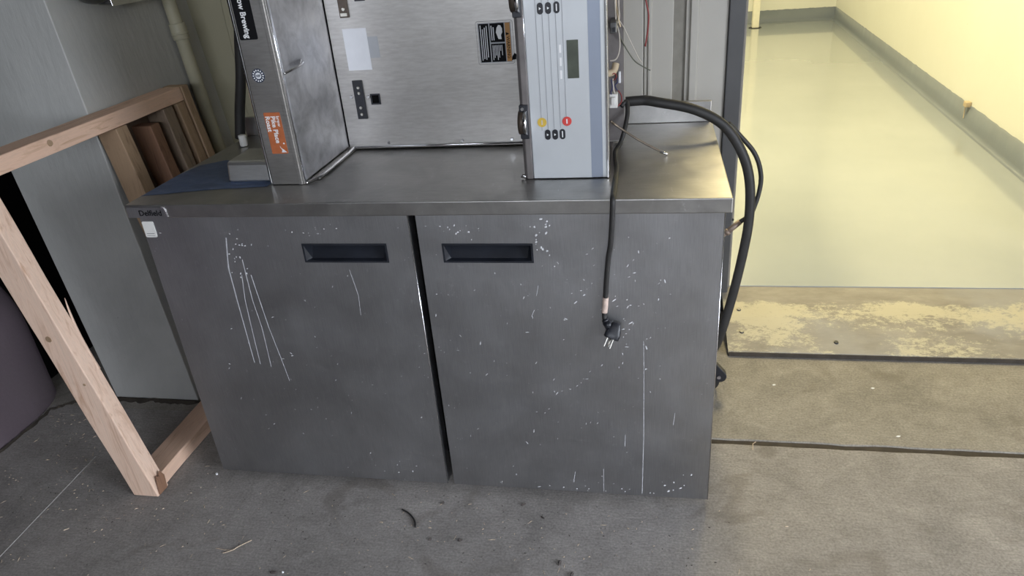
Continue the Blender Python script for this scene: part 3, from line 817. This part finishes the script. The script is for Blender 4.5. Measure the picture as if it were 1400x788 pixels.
# head with control panel
MB().box(1.0520, 1.0580, YF + 0.02, YB, Z0, ZTOP).box(1.0580, 1.230, YF + 0.02, YF + 0.026, Z0, ZTOP).box(1.058, 1.245, YF + 0.02, YB, Z0, Z0 + 0.004).box(1.190, 1.196, YF + 0.026, YB, Z0 + 0.004, ZTOP).build('head_chassis', 'chassis', br)
MB().prism([(1.0350, 0.185), (1.0370, 0.160), (1.0450, 0.150), (1.0600, 0.150), (1.0600, 0.185)], 'z', Z0, ZTOP).build('head_bezel', 'chassis', br, 0.002)
cp = MB().prism([(1.0580, 0.168), (1.0590, 0.154), (1.0630, 0.150), (1.2060, 0.150), (1.2065, 0.168)], 'z', Z0 + 0.002, ZTOP).build('control_panel', 'silver_panel', br)
MB().tube([(1.0600, 0.1535, Z0 + 0.003), (1.0600, 0.1535, ZTOP)], 0.0018, 8, False).build('panel_edge', 'bright_steel', cp)
MB().prism([(1.2062, 0.151), (1.2340, 0.1515), (1.2340, 0.168), (1.2062, 0.168)], 'z', Z0 + 0.002, ZTOP).build('panel_band', 'silver_blue', br)
MB().prism([(1.2342, 0.1515), (1.2440, 0.152), (1.2440, 0.168), (1.2342, 0.168)], 'z', Z0 + 0.002, ZTOP).build('panel_return', 'silver_panel', br)
MB().box(1.2440, 1.2495, 0.1495, 0.185, Z0, ZTOP).build('side_flange', 'bright_steel', br, 0.001)
for i, x in enumerate((1.0890, 1.1040, 1.1190, 1.1345, 1.1495)):
    MB().box(x - 0.0006, x + 0.0006, 0.1494, 0.1502, 1.047 + 0.002 * i, ZTOP).build('panel_line', 'panel_line', cp)
def oval(x, z, w=0.0068, h=0.0125):
    o = MB().prism(rrect(x - w, x + w, z - h, z + h, w * 0.98, 8), 'y', 0.1485, 0.1502).build('key', 'black_plastic', cp)
    return o
for x, z in ((1.1000, 1.3260), (1.1185, 1.3260), (1.1375, 1.3265), (1.1025, 1.0370), (1.1205, 1.0370), (1.1385, 1.0375)):
    o = oval(x, z)
    if abs(x - 1.138) > 0.003:
        MB().prism([(x - 0.0022, z - 0.003), (x + 0.0026, z), (x - 0.0022, z + 0.003)], 'y', 0.1481, 0.1486).build('key_mark', 'white_print', o)
    else:
        MB().box(x - 0.0012, x + 0.0012, 0.1481, 0.1486, z - 0.0075, z + 0.0075).build('key_mark', 'white_print', o)
for x, z, m_, pm in ((1.0900, 1.0675, 'key_yellow', 'wire_white'), (1.1505, 1.0685, 'key_red', 'blank_label')):
    o = MB().disc((x, 0.1502, z), (0, -1, 0), 0.0112, 0.0016, 28).build('key', m_, cp)
    MB().box(x - 0.0016, x + 0.0016, 0.1481, 0.1487, z - 0.0055, z + 0.0055).build('key_mark', pm, o)
lc = MB().prism(rrect(1.1570, 1.1835, 1.1690, 1.2550, 0.001), 'y', 0.1488, 0.1502).build('display', 'lcd', cp)
lc['label'] = 'dark green unlit display'
for z0_, z1_ in ((1.2275, 1.2455), (1.1980, 1.2170), (1.1685, 1.1880)):
    MB().box(1.1390, 1.1440, 0.1494, 0.1502, z0_, z1_).build('panel_print', 'white_print', cp)
# spray heads seen edge-on at the bezel
for zc in (1.069, 1.350):
    s_ = MB().box(1.0365, 1.0580, 0.143, 0.165, zc - 0.040, zc + 0.043).build('spray_head', 'black_plastic', br, 0.002)
    MB().disc((1.0345, 0.150, zc), (1, 0, 0), 0.029, 0.018, 28, 0.026).build('spray_disc', 'bronze', s_)
    MB().disc((1.0475, 0.1500, zc), (1, 0, 0), 0.031, 0.008, 28).build('spray_rim', 'bright_steel', s_)
    MB().disc((1.045, 0.1425, zc + 0.034), (0, -1, 0), 0.004, 0.003, 10).build('screw', 'bright_steel', s_)
# corner screw at the foot of the bezel
MB().tube([(1.030, 0.160, Z0 + 0.004), (1.034, 0.150, Z0 + 0.010), (1.040, 0.150, Z0 + 0.006)], 0.004, 8).build('corner_clip', 'bright_steel', br)

# parts exposed on the open side of the head
yq = YB
op = MB().box(1.196, 1.276, YB - 0.006, YB, Z0 + 0.01, ZTOP).build('open_side_plate', 'chassis', br)
MB().box(1.245, 1.262, 0.35, 0.444, 1.235, 1.262).build('relay', 'box_grey', br, 0.002)
MB().box(1.252, 1.259, 0.34, 0.35, 1.240, 1.250).build('relay_terminal', 'black_plastic', br)
MB().tube([(1.235, 0.36, 1.135), (1.252, 0.37, 1.138), (1.258, 0.38, 1.156)], 0.009, 12).build('valve_body', 'beige_part', br)
MB().box(1.262, 1.268, 0.43, 0.444, 1.095, 1.125).build('terminal_block', 'blank_label', br, 0.001)
MB().box(1.240, 1.262, 0.36, 0.39, 1.045, 1.082).build('plug_housing', 'white_plastic', br, 0.002)
MB().box(1.246, 1.256, 0.35, 0.36, 1.055, 1.075).build('plug_key', 'white_plastic', br, 0.001)
def wire(pts, r, m_):
    return MB().tube(pts, r, 8).build('wire', m_, br)
wire([(1.262, 0.40, 1.082), (1.270, 0.40, 1.070), (1.271, 0.39, 1.055), (1.262, 0.38, 1.045)], 0.0016, 'wire_red')
wire([(1.242, 0.36, 1.13), (1.255, 0.36, 1.135), (1.259, 0.37, 1.123), (1.250, 0.37, 1.115)], 0.0016, 'wire_red')
wire([(1.246, 0.36, 1.12), (1.249, 0.36, 1.10), (1.245, 0.36, 1.085), (1.252, 0.37, 1.07)], 0.0018, 'wire_blue')
wire([(1.256, 0.38, 1.13), (1.262, 0.38, 1.11), (1.255, 0.38, 1.10), (1.260, 0.39, 1.085)], 0.0018, 'wire_blue')
wire([(1.250, 0.37, 1.12), (1.252, 0.37, 1.09), (1.256, 0.37, 1.08)], 0.0016, 'wire_white')
wire([(1.244, 0.37, 1.165), (1.260, 0.37, 1.170), (1.268, 0.38, 1.195), (1.266, 0.39, 1.23), (1.258, 0.40, 1.262), (1.256, 0.41, 1.33)], 0.0018, 'wire_white')
wire([(1.262, 0.41, 1.40), (1.258, 0.41, 1.31), (1.262, 0.42, 1.27), (1.268, 0.42, 1.24)], 0.0024, 'beige_part')
wire([(1.266, 0.41, 1.40), (1.265, 0.41, 1.30), (1.266, 0.42, 1.265), (1.262, 0.42, 1.25)], 0.0020, 'wire_white')
wire([(1.260, 0.44, 1.262), (1.277, 0.44, 1.235), (1.300, 0.45, 1.185), (1.316, 0.45, 1.153), (1.326, 0.45, 1.142)], 0.0010, 'wire_white')
wire([(1.262, 0.43, 1.23), (1.272, 0.44, 1.202), (1.292, 0.45, 1.165), (1.310, 0.45, 1.143), (1.346, 0.45, 1.121)], 0.0017, 'wire_green')
wire([(1.270, 0.45, 1.46), (1.300, 0.45, 1.43), (1.328, 0.45, 1.34), (1.333, 0.45, 1.298), (1.340, 0.45, 1.262), (1.338, 0.45, 1.222), (1.332, 0.45, 1.184)], 0.0022, 'wire_red')
# bent copper capillary whose tip rests on the worktop
cpil = MB().tube([(1.245, 0.33, 1.018), (1.262, 0.345, 1.000), (1.32, 0.335, 0.963), (1.378, 0.324, 0.933)], 0.0028, 10).build('capillary_tube', 'copper', br)
MB().tube([(1.374, 0.3250, 0.9345), (1.3935, 0.3215, 0.9275)], 0.0040, 10, False).build('capillary_tip', 'bright_steel', br)
# mains cord: leaves the head, lies across the worktop and hangs down the right door
cord = MB().tube([(1.268, 0.440, 1.030), (1.282, 0.450, 1.040), (1.286, 0.430, 1.015), (1.279, 0.400, 0.978), (1.268, 0.380, 0.945), (1.256, 0.350, H + 0.008), (1.258, 0.29, H + 0.0065), (1.2655, 0.20, H + 0.0065), (1.2655, 0.10, H + 0.0065), (1.2655, 0.02, H + 0.0065),
                  (1.2650, -0.006, H + 0.001), (1.2640, -0.0085, H - 0.030), (1.2590, -0.004, 0.82), (1.2525, 0.0, 0.776), (1.2465, 0.003, 0.71), (1.2435, 0.004, 0.66), (1.2405, 0.002, 0.62), (1.2420, -0.002, 0.604)], 0.0062, 12).build('power_cord', 'black_rubber', br)
MB().tube([(1.2440, 0.0038, 0.668), (1.2430, 0.004, 0.650), (1.2405, 0.0022, 0.626)], 0.0075, 12).build('tape_band', 'tape_band', cord)
# angled plug
pg = MB()
pg.tube([(1.2415, -0.001, 0.608), (1.2445, -0.004, 0.602)], 0.0085, 12, False)
pg.tube([(1.2440, -0.003, 0.603), (1.2540, -0.006, 0.588)], 0.0100, 12, False, r2=0.0115)
plug = pg.build('plug', 'black_plastic', cord)
pb = MB()
c0 = Vector((1.2610, -0.014, 0.574)); ax = Vector((-0.36, -0.42, -0.83)).normalized()
pu = Vector((0.85, -0.10, -0.35)); pu = (pu - ax * pu.dot(ax)).normalized(); pv = ax.cross(pu)
prev = None
rings = [(-0.030, 0.009, 0.009), (-0.020, 0.014, 0.011), (-0.002, 0.0195, 0.0130), (0.010, 0.0195, 0.0135), (0.0125, 0.018, 0.0125)]
vs = []; fs = []
for d_, a_, b_ in rings:
    for k in range(16):
        t = 2 * PI * k / 16
        ct, st_ = math.cos(t), math.sin(t)
        q = abs(ct) ** 4 + abs(st_) ** 4
        q = q ** -0.25
        vs.append(c0 + ax * d_ + pu * a_ * ct * q + pv * b_ * st_ * q)
for i in range(len(rings) - 1):
    for k in range(16):
        fs.append((16 * i + k, 16 * i + (k + 1) % 16, 16 * i + 16 + (k + 1) % 16, 16 * i + 16 + k))
fs += [tuple(range(15, -1, -1)), tuple(16 * (len(rings) - 1) + k for k in range(16))]
pb.add(vs, fs, True).build('plug_body', 'black_plastic', cord, 0.001)
for du in (-0.0085, 0.0065):
    s0 = c0 + ax * 0.012 + pu * du + pv * 0.003
    q = []
    for d_ in (0, 0.024):
        for a_, b_ in ((-0.0009, -0.0032), (0.0009, -0.0032), (0.0009, 0.0032), (-0.0009, 0.0032)):
            q.append(s0 + ax * d_ + pu * a_ + pv * b_)
    MB().hexa(q).build('prong', 'brass_pin', cord)
s0 = c0 + ax * 0.012 - pv * 0.006
MB().tube([s0, s0 + ax * 0.024], 0.0024, 10, False).build('earth_pin', 'brass_pin', cord)

# ================================================================== HOSES BESIDE THE CABINET
hs = MB().tube([(1.279, 0.50, 1.028), (1.33, 0.50, 1.030), (1.3686, 0.49, 1.0255), (1.4679, 0.48, 1.0041), (1.5484, 0.48, 0.9567), (1.6023, 0.48, 0.8762), (1.6281, 0.48, 0.7897), (1.634, 0.48, 0.6775), (1.6233, 0.48, 0.5597), (1.6006, 0.48, 0.4097), (1.5746, 0.48, 0.2821), (1.560, 0.52, 0.20), (1.555, 0.60, 0.12), (1.545, 0.72, 0.05), (1.48, 0.80, 0.020), (1.30, 0.82, 0.0145)], 0.0140, 16).build('rubber_hose', 'black_rubber')
tag(hs, 'thick black rubber hose arching over the right end of the worktop', 'hose')
h2 = thing('cable_loop', 'thinner black cable looped behind the thick hose with a brown clamp', 'cable')
MB().tube([(1.5630, 0.510, 0.955), (1.590, 0.515, 0.925), (1.640, 0.520, 0.865), (1.6620, 0.520, 0.805), (1.6620, 0.515, 0.755), (1.650, 0.508, 0.705), (1.638, 0.505, 0.680), (1.610, 0.50, 0.66)], 0.0068, 12).build('cable', 'black_rubber', h2)
MB().tube([(1.612, 0.50, 0.662), (1.575, 0.49, 0.632)], 0.0085, 12, False).build('clamp_sleeve', 'clamp_brown', h2)
MB().tube([(1.580, 0.4915, 0.636), (1.572, 0.489, 0.6295)], 0.0105, 12, False).build('clamp_collar', 'clamp_brown', h2)
MB().tube([(1.572, 0.489, 0.6295), (1.522, 0.475, 0.590)], 0.0065, 12, False).build('clamp_end', 'clamp_brown', h2)

# ================================================================== ODDS AND ENDS ON THE WORKTOP
# thin crinkled blue sheet over the left end of the worktop
fm = MB()
out = [(0.004, 0.066), (0.06, 0.080), (0.13, 0.098), (0.20, 0.112), (0.27, 0.120), (0.340, 0.128), (0.342, 0.16), (0.335, 0.33), (0.26, 0.36), (0.16, 0.35), (0.08, 0.38), (0.02, 0.33), (0.004, 0.24)]
cx = sum(x for x, y in out) / len(out); cy = sum(y for x, y in out) / len(out)
vs = []; fs = []; K = 7; n = len(out) * 3
ring = []
for i in range(len(out)):
    a = Vector(out[i]); b = Vector(out[(i + 1) % len(out)])
    for k in range(3):
        q = a.lerp(b, k / 3); ring.append(q)
for j in range(K):
    t = 1 - j / K
    for q in ring:
        x = cx + (q.x - cx) * t; y = cy + (q.y - cy) * t
        z = H + 0.0008 + (0.0022 * max(0, noise.noise((x * 22, y * 30, 1))) if j else 0.0)
        vs.append((x, y, z))
vs.append((cx, cy, H + 0.0015))
for j in range(K - 1):
    for i in range(n):
        fs.append((j * n + i, j * n + (i + 1) % n, (j + 1) * n + (i + 1) % n, (j + 1) * n + i))
fs += [((K - 1) * n + i, (K - 1) * n + (i + 1) % n, K * n) for i in range(n)]
fm = fm.add(vs, fs, True).build('protective_film', 'blue_film')
tag(fm, 'torn sheet of blue protective film on the left end of the worktop', 'plastic film')
wc = MB()
wc.tube([(0.060, 0.528, H + 0.001), (0.060, 0.528, H + 0.012), (0.060, 0.528, H + 0.030), (0.060, 0.528, H + 0.038)], 0.0125, 16, False)
cap = wc.build('white_stopper', 'white_plastic', None, 0.004)
tag(cap, 'small white plastic stopper standing behind the brewer foot tray', 'stopper')
bt = MB().tube([(0.008, 0.600, H + 0.008), (0.030, 0.600, 1.02), (0.066, 0.600, 1.14), (0.105, 0.600, 1.30), (0.160, 0.585, 1.385), (0.260, 0.545, 1.425), (0.385, 0.520, 1.430)], 0.0165, 14)
bt = bt.build('foam_tube', 'black_rubber')  # black tube built for the dark strip behind the brewer
tag(bt, 'black tube rising from the worktop behind the left side of the brewer', 'tube')

# ================================================================== TIMBER FRAME
tf = thing('timber_frame', 'rough timber stud frame leaning beside the cabinet and pilaster', 'timber frame')
LX = -0.1422
def xface(z):
    return -0.162 + LX * z                   # +X face of the leaning frame
def beam(name, corners0, corners1, mat, seed, n=18, amp=0.0015, twist=0.0, parent=tf, bevel=0.003):
    """timber between two end quads, edges slightly waned"""
    vs = []; fs = []
    for i in range(n + 1):
        t = i / n
        for k in range(4):
            a = Vector(corners0[k]).lerp(Vector(corners1[k]), t)
            a += Vector((noise.noise((t * 5, seed, k)), noise.noise((t * 5, seed + 3, k)), noise.noise((t * 5, seed + 5, k)))) * amp
            vs.append(a)
    for i in range(n):
        for k in range(4):
            fs.append((4 * i + k, 4 * i + (k + 1) % 4, 4 * i + 4 + (k + 1) % 4, 4 * i + 4 + k))
    fs += [(3, 2, 1, 0), (4 * n, 4 * n + 1, 4 * n + 2, 4 * n + 3)]
    return MB().add(vs, fs).build(name, mat, parent, bevel)
D_ = 0.076
def stud(y0, y1, z0, z1, mat, seed, dx=0.0, d=D_):
    def q(z):
        x = xface(z) + dx
        return [(x - d, y0, z), (x, y0, z), (x, y1, z), (x - d, y1, z)]
    return beam('stud', q(z0), q(z1), mat, seed)
ZP = 1.020                                    # underside of the top plate
def qn(z):
    x = -0.137 - 0.180 * z
    return [(x - 0.086, -0.104, z), (x, -0.104, z), (x, -0.050, z), (x - 0.086, -0.050, z)]
n1 = beam('stud', qn(0.0025), qn(ZP), 'wood_pale_z', 1)
n1['label'] = 'splintered pale near stud'
stud(0.432, 0.486, 0.047, ZP - 0.002, 'wood_tan_z', 2)
stud(0.588, 0.636, 0.047, ZP - 0.035, 'wood_red_z', 3)
stud(0.684, 0.738, 0.047, ZP - 0.002, 'wood_grey_z', 4)
stud(0.766, 0.812, 0.047, ZP - 0.002, 'wood_tan_z', 5)
xp = xface(ZP)
def ycor(x0, x1, z0, z1, y, sk=0.0):
    return [(x0, y, z0), (x1, y, z0), (x1 + LX * (z1 - z0), y, z1), (x0 + LX * (z1 - z0), y, z1)]
beam('top_plate', ycor(xp - D_, xp + 0.002, ZP, ZP + 0.046, -0.13), ycor(xp - D_, xp + 0.002, ZP, ZP + 0.046, 0.815), 'wood_pale_y', 8)
xb = xface(0.0)
beam('bottom_plate', ycor(xb - 0.075, xb + 0.014, 0.002, 0.046, -0.048), ycor(xb - 0.075, xb + 0.014, 0.002, 0.046, 0.86), 'wood_pale_y', 9)
# end upright nailed outside the far end
def q5(z):
    x = xface(z) + 0.004
    return [(x - D_, 0.820, z), (x, 0.820, z), (x, 0.862, z), (x - D_, 0.862, z)]
beam('stud', q5(0.047), q5(ZP + 0.047), 'wood_tan_z', 6)
def qb(z):
    x = xface(z) - D_ + 0.004
    return [(x - 0.012, 0.487, z), (x, 0.487, z), (x, 0.765, z), (x - 0.012, 0.765, z)]
beam('backing_board', qb(0.047), qb(ZP - 0.002), 'wood_dark_z', 12)
# long splinter lifting off the near stud's edge
sx = [(-0.222, -0.055, 0.440), (-0.232, -0.054, 0.50), (-0.243, -0.050, 0.57), (-0.250, -0.043, 0.63), (-0.255, -0.036, 0.665)]
MB().tube(sx, 0.0085, 6, True, 4, True, 0.0008).build('splinter', 'wood_pale_z', tf)
MB().prism([(-0.098, 0.006), (-0.060, 0.004), (-0.054, 0.05), (-0.066, 0.075), (-0.076, 0.062), (-0.086, 0.070), (-0.092, 0.040)], 'x', -0.1385, -0.1345).build('torn_corner', 'wood_red_z', tf, 0.001)
# dark knots
for (x, y, z, r_) in ((-0.290, -0.1048, 0.57, 0.011), (-0.235, -0.1050, 0.42, 0.005)):
    MB().disc((x, y + 0.003, z), (0, -1, 0), r_, 0.0036, 14, r_ * 0.8).build('knot', 'wood_tan_z', tf)
MB().disc((xp - 0.003, 0.165, ZP + 0.030), (1, 0, 0.14), 0.010, 0.0042, 14, 0.008).build('knot', 'wood_tan_z', tf)

# ================================================================== PIPE AND BOX ON THE PILASTER SIDE
def cx_(z):
    return -0.303 - 0.083 * z
pc = thing('wall_conduit', 'painted vertical conduit pipe on the side of the pilaster', 'pipe')
MB().tube([(cx_(0) + 0.028, 1.00, 0.0), (cx_(1.5) + 0.028, 1.00, 1.5), (cx_(3.08) + 0.028, 1.00, 3.08)], 0.024, 18, False).build('pipe', 'conduit_paint', pc)
def onp(z):
    return (cx_(z) + 0.028, 1.00, z)
MB().tube([onp(1.205), onp(1.262)], 0.0295, 18, False).build('coupling', 'conduit_paint', pc, 0.002)
MB().tube([onp(1.222), onp(1.229)], 0.0320, 18, False).build('coupling_ring', 'conduit_paint', pc, 0.002)
eb = thing('junction_box', 'grey metal electrical junction box at the top of the pilaster side', 'electrical box')
def boxon(y0, y1, z0, z1, d, mat, name, bev=0.004, gap=0.001):
    p = []
    for z in (z0, z1):
        x = cx_(z) + gap
        p += [(x, y0, z), (x + d, y0, z), (x + d, y1, z), (x, y1, z)]
    return MB().hexa(p).build(name, mat, eb, bev)
boxon(0.665, 0.850, 1.365, 1.50, 0.055, 'box_grey', 'box_body')
boxon(0.655, 0.860, 1.358, 1.51, 0.004, 'bright_steel', 'cover_plate', 0.002, 0.057)
MB().disc((cx_(1.385) + 0.061, 0.735, 1.385), (1, 0, 0), 0.008, 0.004, 12).build('cover_screw', 'bright_steel', eb)
MB().tube([(cx_(1.40) + 0.03, 0.665, 1.395), (cx_(1.39) + 0.03, 0.62, 1.392), (cx_(1.41) + 0.03, 0.57, 1.410), (cx_(1.46) + 0.03, 0.535, 1.47)], 0.022, 14).build('elbow', 'box_grey', eb)

# ================================================================== IN THE LIT ROOM
po = thing('door_post', 'cream post standing on the far floor of the lit room', 'post')
MB().box(2.560, 2.640, 8.06, 8.14, ZR + 0.006, 2.88).build('post_shaft', 'post_cream', po, 0.006)
MB().disc((2.60, 8.10, ZR), (0, 0, 1), 0.075, 0.006, 24).build('post_foot', 'black_plastic', po)
q = offs((3.41 - 1.15) / 7.3, -0.004)
ws = thing('wall_fitting', 'small broken pipe fitting on the cream room wall above the grey base', 'fitting')
MB().box(q[0] - 0.030, q[0] + 0.003, q[1] - 0.022, q[1] + 0.026, ZR + 0.140, ZR + 0.172).build('fitting_block', 'beige_part', ws, 0.004)
MB().box(q[0] - 0.018, q[0] - 0.003, q[1] + 0.026, q[1] + 0.045, ZR + 0.145, ZR + 0.165).build('fitting_stub', 'clamp_brown', ws, 0.002)
MB().tube([(q[0] - 0.012, q[1] + 0.036, ZR + 0.150), (q[0] - 0.010, q[1] + 0.034, ZR + 0.10), (q[0] - 0.012, q[1] + 0.026, ZR + 0.06)], 0.003, 8).build('fitting_wire', 'beige_part', ws)

# ================================================================== LITTER ON THE FLOOR
rnd = random.Random(5)
def chip(x, y, l, w, h, a, mat, name='wood_chip'):
    mb = MB(); c, s_ = math.cos(a), math.sin(a)
    pts = [(-l / 2, 0, 0), (-l * 0.2, -w / 2, 0), (l * 0.3, -w * 0.4, 0), (l / 2, 0.1 * w, 0), (l * 0.1, w / 2, 0),
           (-l * 0.3, 0, h), (l * 0.25, -w * 0.1, h * 0.8)]
    fs = [(0, 4, 3, 2, 1), (0, 1, 5), (1, 2, 6, 5), (2, 3, 6), (3, 4, 6), (4, 0, 5), (4, 5, 6)]
    mb.add([(x + u * c - v * s_, y + u * s_ + v * c, z + 0.0002) for u, v, z in pts], fs)
    return mb.build(name, mat)
cw = MB().tube([(0.6472, -0.0844, 0.003), (0.672, -0.098, 0.004), (0.696, -0.122, 0.003), (0.7061, -0.147, 0.003)], 0.0024, 8).build('wire_offcut', 'black_rubber')
tag(cw, 'short curved black wire offcut on the floor before the left door', 'wire')
tw = MB().tube([(0.189, -0.293, 0.002), (0.212, -0.281, 0.003), (0.225, -0.268, 0.005), (0.254, -0.2457, 0.009)], 0.0015, 6).tube([(0.160, -0.278, 0.002), (0.188, -0.281, 0.002), (0.212, -0.280, 0.003)], 0.0009, 6).build('twig', 'sawdust')
tag(tw, 'thin pale twig on the floor in front of the left door', 'twig')
bead = MB().tube([(-0.006, 0.012, 0.0005), (-0.006, 0.012, 0.003), (-0.006, 0.012, 0.0055)], 0.0035, 12).build('white_bead', 'pale_bead')
tag(bead, 'tiny bright white bead at the bottom left corner of the cabinet', 'bead')
for (x, y, l, w, h, a, m_, lab) in [
    (0.998, -0.030, 0.018, 0.007, 0.006, 0.6, 'bark_chip', 'dark bark chip close to the foot of the right door'),
    (1.1255, -0.230, 0.020, 0.010, 0.007, 1.4, 'bark_chip', 'dark bark chip on the floor well in front of the right door'),
    (1.1610, -0.266, 0.022, 0.009, 0.008, 1.3, 'bark_chip', 'dark bark chip at the bottom edge below the right door'),
    (0.366, -0.340, 0.022, 0.010, 0.006, 0.1, 'bark_chip', 'black crumb at the bottom edge below the left door'),
    (0.392, -0.337, 0.006, 0.006, 0.005, 0.1, 'pale_bead', 'white crumb beside the black crumb at the bottom edge'),
    (1.060, -0.075, 0.014, 0.006, 0.005, -0.5, 'bark_chip', 'small dark chip in front of the right door'),
    (0.760, -0.045, 0.013, 0.009, 0.006, 1.2, 'bark_chip', 'small dark chip in front of the gap between the doors'),
    (0.760, -0.185, 0.012, 0.008, 0.006, 0.9, 'bark_chip', 'small dark chip beyond the black wire offcut'),
    (0.845, -0.180, 0.014, 0.009, 0.007, 0.4, 'bark_chip', 'small dark forked chip right of the wire offcut'),
    (1.720, -0.045, 0.010, 0.004, 0.002, 0.2, 'sawdust', 'pale sliver on the concrete right of the cabinet'),
    (1.78, 0.62, 0.014, 0.009, 0.002, 0.2, 'white_plastic', 'pale flake nearer the cabinet on the back slab'),
    (2.10, 0.62, 0.014, 0.009, 0.002, 0.1, 'white_plastic', 'pale flake farther from the cabinet on the back slab'),
    (2.11, 0.365, 0.016, 0.008, 0.002, 0.3, 'white_plastic', 'pale flake beside the floor joint'),
    (-0.345, -0.255, 0.018, 0.004, 0.002, 0.7, 'sawdust', 'pale splinter on the floor left of the timber frame')]:
    tag(chip(x, y, l, w, h, a, m_), lab, 'chip', 'chips on the floor')
gs = MB().tube([(1.672, 0.292, 0.002), (1.670, 0.279, 0.004), (1.668, 0.262, 0.002)], 0.0011, 6).tube([(1.672, 0.292, 0.002), (1.682, 0.303, 0.002)], 0.0011, 6).build('straw', 'sawdust')
tag(gs, 'bent pale straw lying across the floor joint', 'straw')
# crumbs of sawdust and grit, too many to count
for nm, mat, n_, regs in (('sawdust_crumbs', 'sawdust', 420, [(-0.6, 0.0, 0.16, 0.16), (-0.3, -0.2, 0.25, 0.15), (0.3, -0.2, 0.4, 0.12), (1.0, -0.15, 0.35, 0.1), (-0.75, 0.3, 0.08, 0.1)]),
                          ('dark_grit', 'bark_chip', 260, [(-0.5, -0.05, 0.2, 0.18), (0.4, -0.12, 0.4, 0.12), (1.0, -0.08, 0.3, 0.1), (-0.7, 0.28, 0.12, 0.1)])):
    mb = MB()
    for k in range(n_):
        r = regs[k % len(regs)]
        x = rnd.gauss(r[0], r[2]); y = rnd.gauss(r[1], r[3])
        if x < -0.86 or (x > 0 and y > 0.005 and x < 1.53) or y > 0.28 or (-0.27 < x < -0.1 and y > -0.13):
            continue
        l = rnd.uniform(0.003, 0.007) * (rnd.choice((1, 1, 1, 2.8)) if mat == 'sawdust' else 1); w = rnd.uniform(0.001, 0.0028); h = w * 0.8; a = rnd.uniform(0, PI); c, s_ = math.cos(a), math.sin(a)
        pts = [(-l / 2, -w / 2, 0), (l / 2, -w / 3, 0), (l / 2.2, w / 2, 0), (-l / 2, w / 3, 0), (0, 0, h)]
        mb.add([(x + u * c - v * s_, y + u * s_ + v * c, z + 0.0002) for u, v, z in pts], [(0, 3, 2, 1), (0, 1, 4), (1, 2, 4), (2, 3, 4), (3, 0, 4)])
    o = mb.build(nm, mat, None, kind='stuff')
    tag(o, 'pale sawdust crumbs scattered over the concrete floor' if mat == 'sawdust' else 'dark grit scattered over the concrete floor', 'debris')
